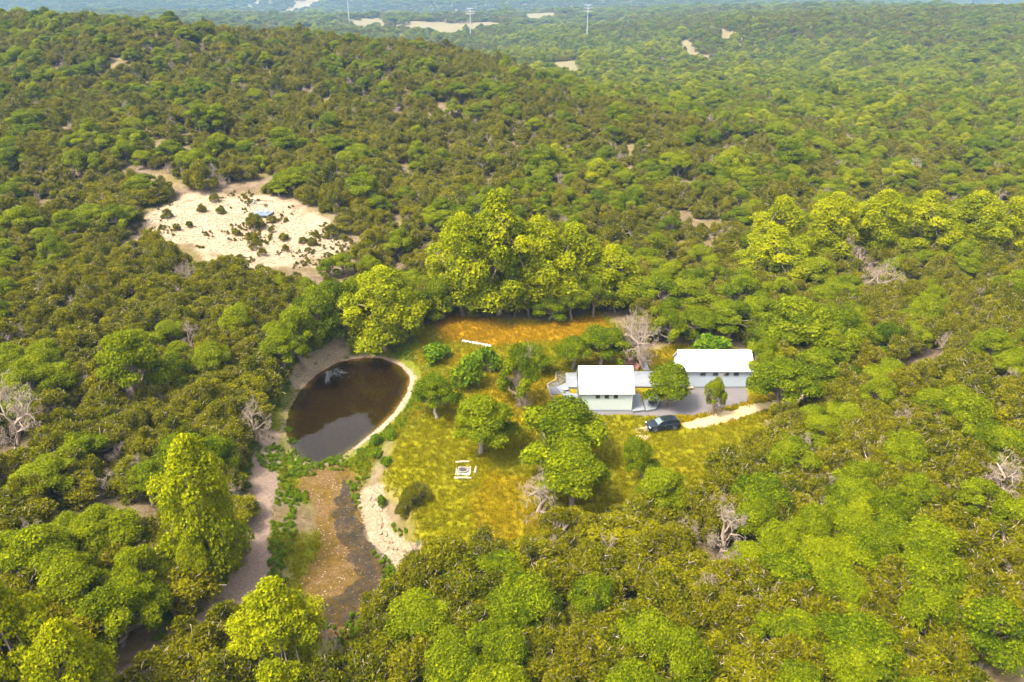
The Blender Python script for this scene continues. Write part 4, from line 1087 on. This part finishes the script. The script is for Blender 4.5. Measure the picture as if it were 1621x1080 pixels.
# ------------------------------------------------------------------ the woods beyond: too many to count, instanced
def instancer(name, pts, protos, label, cat):
    """pts: x, y, z, prototype index, sx, sz, rot, tint"""
    P = np.asarray(pts, float)
    me = bpy.data.meshes.new(name)
    me.vertices.add(len(P)); me.vertices.foreach_set('co', P[:, :3].astype(np.float32).ravel())
    for nm, col in (('sxy', 4), ('sz', 5), ('rot', 6), ('tint', 7)):
        a = me.attributes.new(nm, 'FLOAT', 'POINT'); a.data.foreach_set('value', P[:, col].astype(np.float32))
    a = me.attributes.new('pick', 'INT', 'POINT'); a.data.foreach_set('value', P[:, 3].astype(np.int32))
    me.update()
    o = link(name, me); tag(o, label, cat, kind='stuff')
    gt = bpy.data.node_groups.new(name, 'GeometryNodeTree')
    gt.interface.new_socket('Geometry', in_out='INPUT', socket_type='NodeSocketGeometry')
    gt.interface.new_socket('Geometry', in_out='OUTPUT', socket_type='NodeSocketGeometry')
    gi = gt.nodes.new('NodeGroupInput'); go = gt.nodes.new('NodeGroupOutput'); j = gt.nodes.new('GeometryNodeJoinGeometry')
    def na(nm, t='FLOAT'):
        n = gt.nodes.new('GeometryNodeInputNamedAttribute'); n.data_type = t; n.inputs['Name'].default_value = nm
        return n.outputs['Attribute']
    sc = gt.nodes.new('ShaderNodeCombineXYZ'); s = na('sxy')
    gt.links.new(s, sc.inputs[0]); gt.links.new(s, sc.inputs[1]); gt.links.new(na('sz'), sc.inputs[2])
    ro = gt.nodes.new('ShaderNodeCombineXYZ'); gt.links.new(na('rot'), ro.inputs[2])
    er = gt.nodes.new('FunctionNodeEulerToRotation'); gt.links.new(ro.outputs[0], er.inputs[0])
    pk = na('pick', 'INT')
    for i, ob in enumerate(protos):
        oi = gt.nodes.new('GeometryNodeObjectInfo'); oi.inputs['Object'].default_value = ob; oi.inputs['As Instance'].default_value = True
        cp = gt.nodes.new('FunctionNodeCompare'); cp.data_type = 'INT'; cp.operation = 'EQUAL'
        ii = [q for q in cp.inputs if q.type == 'INT']
        gt.links.new(pk, ii[0]); ii[1].default_value = i
        ip = gt.nodes.new('GeometryNodeInstanceOnPoints')
        gt.links.new(gi.outputs[0], ip.inputs['Points']); gt.links.new(cp.outputs[0], ip.inputs['Selection'])
        gt.links.new(oi.outputs['Geometry'], ip.inputs['Instance']); gt.links.new(er.outputs[0], ip.inputs['Rotation']); gt.links.new(sc.outputs[0], ip.inputs['Scale'])
        gt.links.new(ip.outputs[0], j.inputs[0])
    gt.links.new(j.outputs[0], go.inputs[0])
    md = o.modifiers.new('instances', 'NODES'); md.node_group = gt
    return o
KINDS = [('juniper', p) for p in PR['juniper']] + [('oak', p) for p in PR['oak']] + [('sycamore', p) for p in PR['sycamore']] + [('dead', p) for p in PR['dead']]
START = {'juniper': 0, 'oak': 8, 'sycamore': 16, 'dead': 20}; CNT = {'juniper': 8, 'oak': 8, 'sycamore': 4, 'dead': 5}
def row(rng, x, y, z, kind, h, w, tint):
    i = START[kind] + int(rng.integers(CNT[kind])); p = KINDS[i][1]
    return (x, y, z - .1, i, w / (2 * p.r), h / p.h, rng.uniform(0, 6.28), tint)
OBJS = [p.whole for _, p in KINDS]
def wood(seed, y0, y1, kmax, sp, big, dead_p, oak_t, name, label, extra=()):
    g = np.random.default_rng(seed)
    P = scatter(g, y0, y1, kmax, sp)
    P = P[~open_ground(P[:, 0], P[:, 1])]
    gap = vnoise(P[:, 0], P[:, 1], 7, 71) + .5 * g.normal(size=len(P)) * .3
    if y0 < 400: P = P[gap < .22]
    d = np.full(len(P), 9.)
    for (a, b, r) in SYC: d = np.minimum(d, np.hypot(P[:, 0] - a, P[:, 1] - b) - r * .7)
    P = P[d > .3]
    z = height(P[:, 0], P[:, 1])
    q = .45 * vnoise(P[:, 0], P[:, 1], 26 * (big ** .7), 72) + .45 * vnoise(P[:, 0], P[:, 1], 8, 73) + .24 * g.normal(size=len(P))
    ti = np.clip(.5 + .6 * vnoise(P[:, 0], P[:, 1], 20, 74) + .36 * g.normal(size=len(P)), 0, 1)
    low = 1 - sstep(6, 16, z)                                  # broadleaf trees fill the valley floor
    rows = list(extra)
    for i, (x, y) in enumerate(P):
        oakish = q[i] > oak_t - (.22 * low[i] if y > 200 and x > 0 else 0)
        k = 'oak' if oakish else 'juniper'
        if g.random() < dead_p: k = 'dead'
        if k == 'oak': h, w = g.uniform(4.4, 6.6), g.uniform(4.6, 7.2)
        elif k == 'juniper': h, w = g.uniform(3.0, 4.9), g.uniform(3.4, 5.2)
        else: h, w = g.uniform(3.0, 4.5), g.uniform(3.0, 4.5)
        if k == 'oak' and low[i] > .5 and y > 200 and g.random() < .09: k = 'sycamore'; h, w = g.uniform(6, 9), g.uniform(6, 9)
        sz_ = g.lognormal(0, .2); rows.append(row(g, x, y, z[i], k, h * sz_ * (1 + .35 * (big - 1)), w * big * sz_, ti[i]))
    print(name, len(rows))
    return instancer(name, rows, OBJS, label, 'woodland')
gg = np.random.default_rng(3)
wood(21, 128, 470, .82, 3.3, 1.0, .10, .30, 'hillside_woodland', 'scrubby wood of junipers and oaks covering the near hill', [row(gg, *r) for r in NEARFILL])
wood(22, 470, 1300, .78, 5.6, 1.3, .03, .20, 'valley_woodland', 'unbroken wood over the valley floor and the hill beyond')
wood(23, 1300, 5200, .76, 17, 3.3, .0, .16, 'distant_woodland', 'blue hazed wood on the distant slopes')

# ------------------------------------------------------------------ grass and weeds
def tuft(seed, n, h, spread, mat, wide):
    g = np.random.default_rng(seed); V, lv = [], []
    for i in range(n):
        a = g.uniform(0, 6.28); r = spread * math.sqrt(g.random()); b = np.array([r * math.cos(a), r * math.sin(a), -.03])
        t = b + np.array([g.normal() * .35 * h, g.normal() * .35 * h, h * g.uniform(.6, 1.1)])
        s = np.array([math.cos(a + 1.3), math.sin(a + 1.3), 0]) * wide * g.uniform(.6, 1.3)
        m = (b + t) / 2 + np.array([0, 0, h * .12])
        V += [b - s * .6, b + s * .6, m + s, m - s, m - s, m + s, t + s * .3, t - s * .3]; lv += [np.clip(.5 + .2 * g.normal(), 0, 1)] * 8
    V = np.array(V)
    me = quad_mesh('tuft', V, np.arange(len(V)).reshape(-1, 4), [mat], attrs={'lv': np.array(lv)})
    return bpy.data.objects.new('pattern_tuft', me)
TUFT = [tuft(600 + i, 12, .32, .32, M['grass'], .035) for i in range(4)]
g = np.random.default_rng(31)
P = np.c_[g.uniform(-55, 60, 90000), g.uniform(48, 135, 90000)]
zn = zones(P[:, 0], P[:, 1])
keep = ((zn['lawn'] > .5) | (zn['herb'] > .5)) & (zn['path'] < .4) & (zn['creek'] < .5) & (zn['stone'] < .4) & (sdist(YARD, P[:, 0], P[:, 1]) > .2) & (pdist(TRACK, P[:, 0], P[:, 1]) > 1.0) & (sdist(POND, P[:, 0], P[:, 1]) > 2) & (pdist(LEDGE, P[:, 0], P[:, 1]) > 1.3)
keep &= ~((P[:, 0] > c1[0] - 4.5) & (P[:, 0] < c1r[0] + 4) & (P[:, 1] > c1[1] - .3) & (P[:, 1] < c1[1] + 7.5)) & ~((P[:, 0] > c1r[0]) & (P[:, 0] < c2r[0] + .5) & (P[:, 1] > c2[1] - 1) & (P[:, 1] < c2[1] + 5.2))
P = P[keep]; dry = zn['dry'][keep]
z = height(P[:, 0], P[:, 1])
rows = [(P[i, 0], P[i, 1], z[i], g.integers(4), g.uniform(.7, 1.3), g.uniform(.5, 1.3), g.uniform(0, 6.28), np.clip(dry[i] * 1.1 + .15 * g.normal(), 0, 1)) for i in range(len(P))]
print('grass', len(rows))
instancer('meadow_grass', rows, TUFT, 'yellow green to orange meadow grass around the cabins', 'grass')
HB = [p.whole for p in PR['shrub']]
P = np.c_[g.uniform(-60, 0, 30000), g.uniform(48, 125, 30000)]
dp = sdist(POND, P[:, 0], P[:, 1]); pt = pdist(PATH, P[:, 0], P[:, 1]); cr = sdist(CREEKBED, P[:, 0], P[:, 1]); ln_ = sdist(LAWN, P[:, 0], P[:, 1])
n = vnoise(P[:, 0], P[:, 1], 4, 81) + .5 * vnoise(P[:, 0], P[:, 1], 1.5, 82)
side = P[:, 0] > -24.5
k1 = (dp > 1.6) & (dp < 5.0) & (n > -.12) & (P[:, 1] > 74) & (cr > .8)
k2 = (pt > 1.5) & (pt < 4.2) & (n > -.03)
k3 = (cr > -2.4) & (cr < 1.8) & (n > .12)
keep = (k1 | k2 | k3) & (pdist(LEDGE, P[:, 0], P[:, 1]) > 1.4) & (sdist(BANKSAND, P[:, 0], P[:, 1]) > .3) 
P = P[keep]; z = height(P[:, 0], P[:, 1])
rows = [(P[i, 0], P[i, 1], z[i], g.integers(3), g.uniform(.08, .34), g.uniform(.08, .38), g.uniform(0, 6.28), g.uniform(.1, 1.0)) for i in range(len(P))]
print('weeds', len(rows))
instancer('weeds', rows, HB, 'green weeds fringing the pond, dirt path and creek bed', 'weeds')
P = np.c_[g.uniform(-110, -20, 9000), g.uniform(130, 205, 9000)]
n = vnoise(P[:, 0], P[:, 1], 6, 83) + .6 * vnoise(P[:, 0], P[:, 1], 2, 84)
keep = (sdist(CLEAR, P[:, 0], P[:, 1]) < 3) & (n > .20) & (np.hypot(P[:, 0] - gx, P[:, 1] - gy) > 4)
P = P[keep]; z = height(P[:, 0], P[:, 1])
rows = [(P[i, 0], P[i, 1], z[i], g.integers(8), s_, s_ * g.uniform(.6, 1.1), g.uniform(0, 6.28), g.uniform(.3, 1.0)) for i, s_ in enumerate(g.uniform(.05, .15, len(P)))]
print('scrub', len(rows))
instancer('dwarf_scrub', rows, [p.whole for p in PR['juniper']], 'dwarf olive scrub thinly spread over the limestone clearing', 'scrub')
# loose stones
def pebble(seed):
    g = np.random.default_rng(seed)
    V = np.array([[x, y, z] for z in (-1, 1) for x, y in ((-1, -1), (1, -1), (1, 1), (-1, 1))], float) * g.uniform(.6, 1.2, (8, 3)) * np.array([.5, .4, .25])
    Q = [(3, 2, 1, 0), (4, 5, 6, 7), (0, 1, 5, 4), (1, 2, 6, 5), (2, 3, 7, 6), (3, 0, 4, 7)]
    return bpy.data.objects.new('pattern_stone', quad_mesh('stone', V, Q, [M['limestone']]))
PB = [pebble(700 + i) for i in range(4)]
g = np.random.default_rng(41)
P = np.concatenate([np.c_[g.uniform(-110, -25, 12000), g.uniform(135, 200, 12000)], np.c_[g.uniform(-55, -5, 24000), g.uniform(48, 112, 24000)]])
keep = (sdist(CLEAR, P[:, 0], P[:, 1]) < -.5) | ((sdist(CREEKBED, P[:, 0], P[:, 1]) < .3) & (g.random(len(P)) < .3)) | ((pdist(PATH, P[:, 0], P[:, 1]) < 2) & (g.random(len(P)) < .25)) | (pdist(LEDGE, P[:, 0], P[:, 1]) < 1.6) | (np.abs(sdist(POND, P[:, 0], P[:, 1]) - .9) < .8)
P = P[keep]; z = height(P[:, 0], P[:, 1])
s = np.where(P[:, 1] > 130, g.uniform(.08, .45, len(P)), g.uniform(.05, .19, len(P)) + .12 * (pdist(LEDGE, P[:, 0], P[:, 1]) < 1.6))
rows = [(P[i, 0], P[i, 1], z[i], g.integers(4), s[i], s[i], g.uniform(0, 6.28), .5) for i in range(len(P))]
print('stones', len(rows))
instancer('loose_stones', rows, PB, 'pale loose stones strewn over clearing, path and creek bed', 'stones')

# ------------------------------------------------------------------ the air
m = bpy.data.materials.new('haze'); m.use_nodes = True; nt = m.node_tree; nt.nodes.clear()
out = nt.nodes.new('ShaderNodeOutputMaterial'); pvn = nt.nodes.new('ShaderNodeVolumePrincipled')
pvn.inputs['Color'].default_value = (.34, .62, 1.0, 1); pvn.inputs['Density'].default_value = .00012; pvn.inputs['Anisotropy'].default_value = .0
nt.links.new(pvn.outputs[0], out.inputs['Volume'])
o = MB().box((0, 0, 150), (30000 * 2, 30000 * 2, 330)).build('haze', m)
tag(o, 'thin blue summer haze filling the valley air', 'haze', kind='stuff')
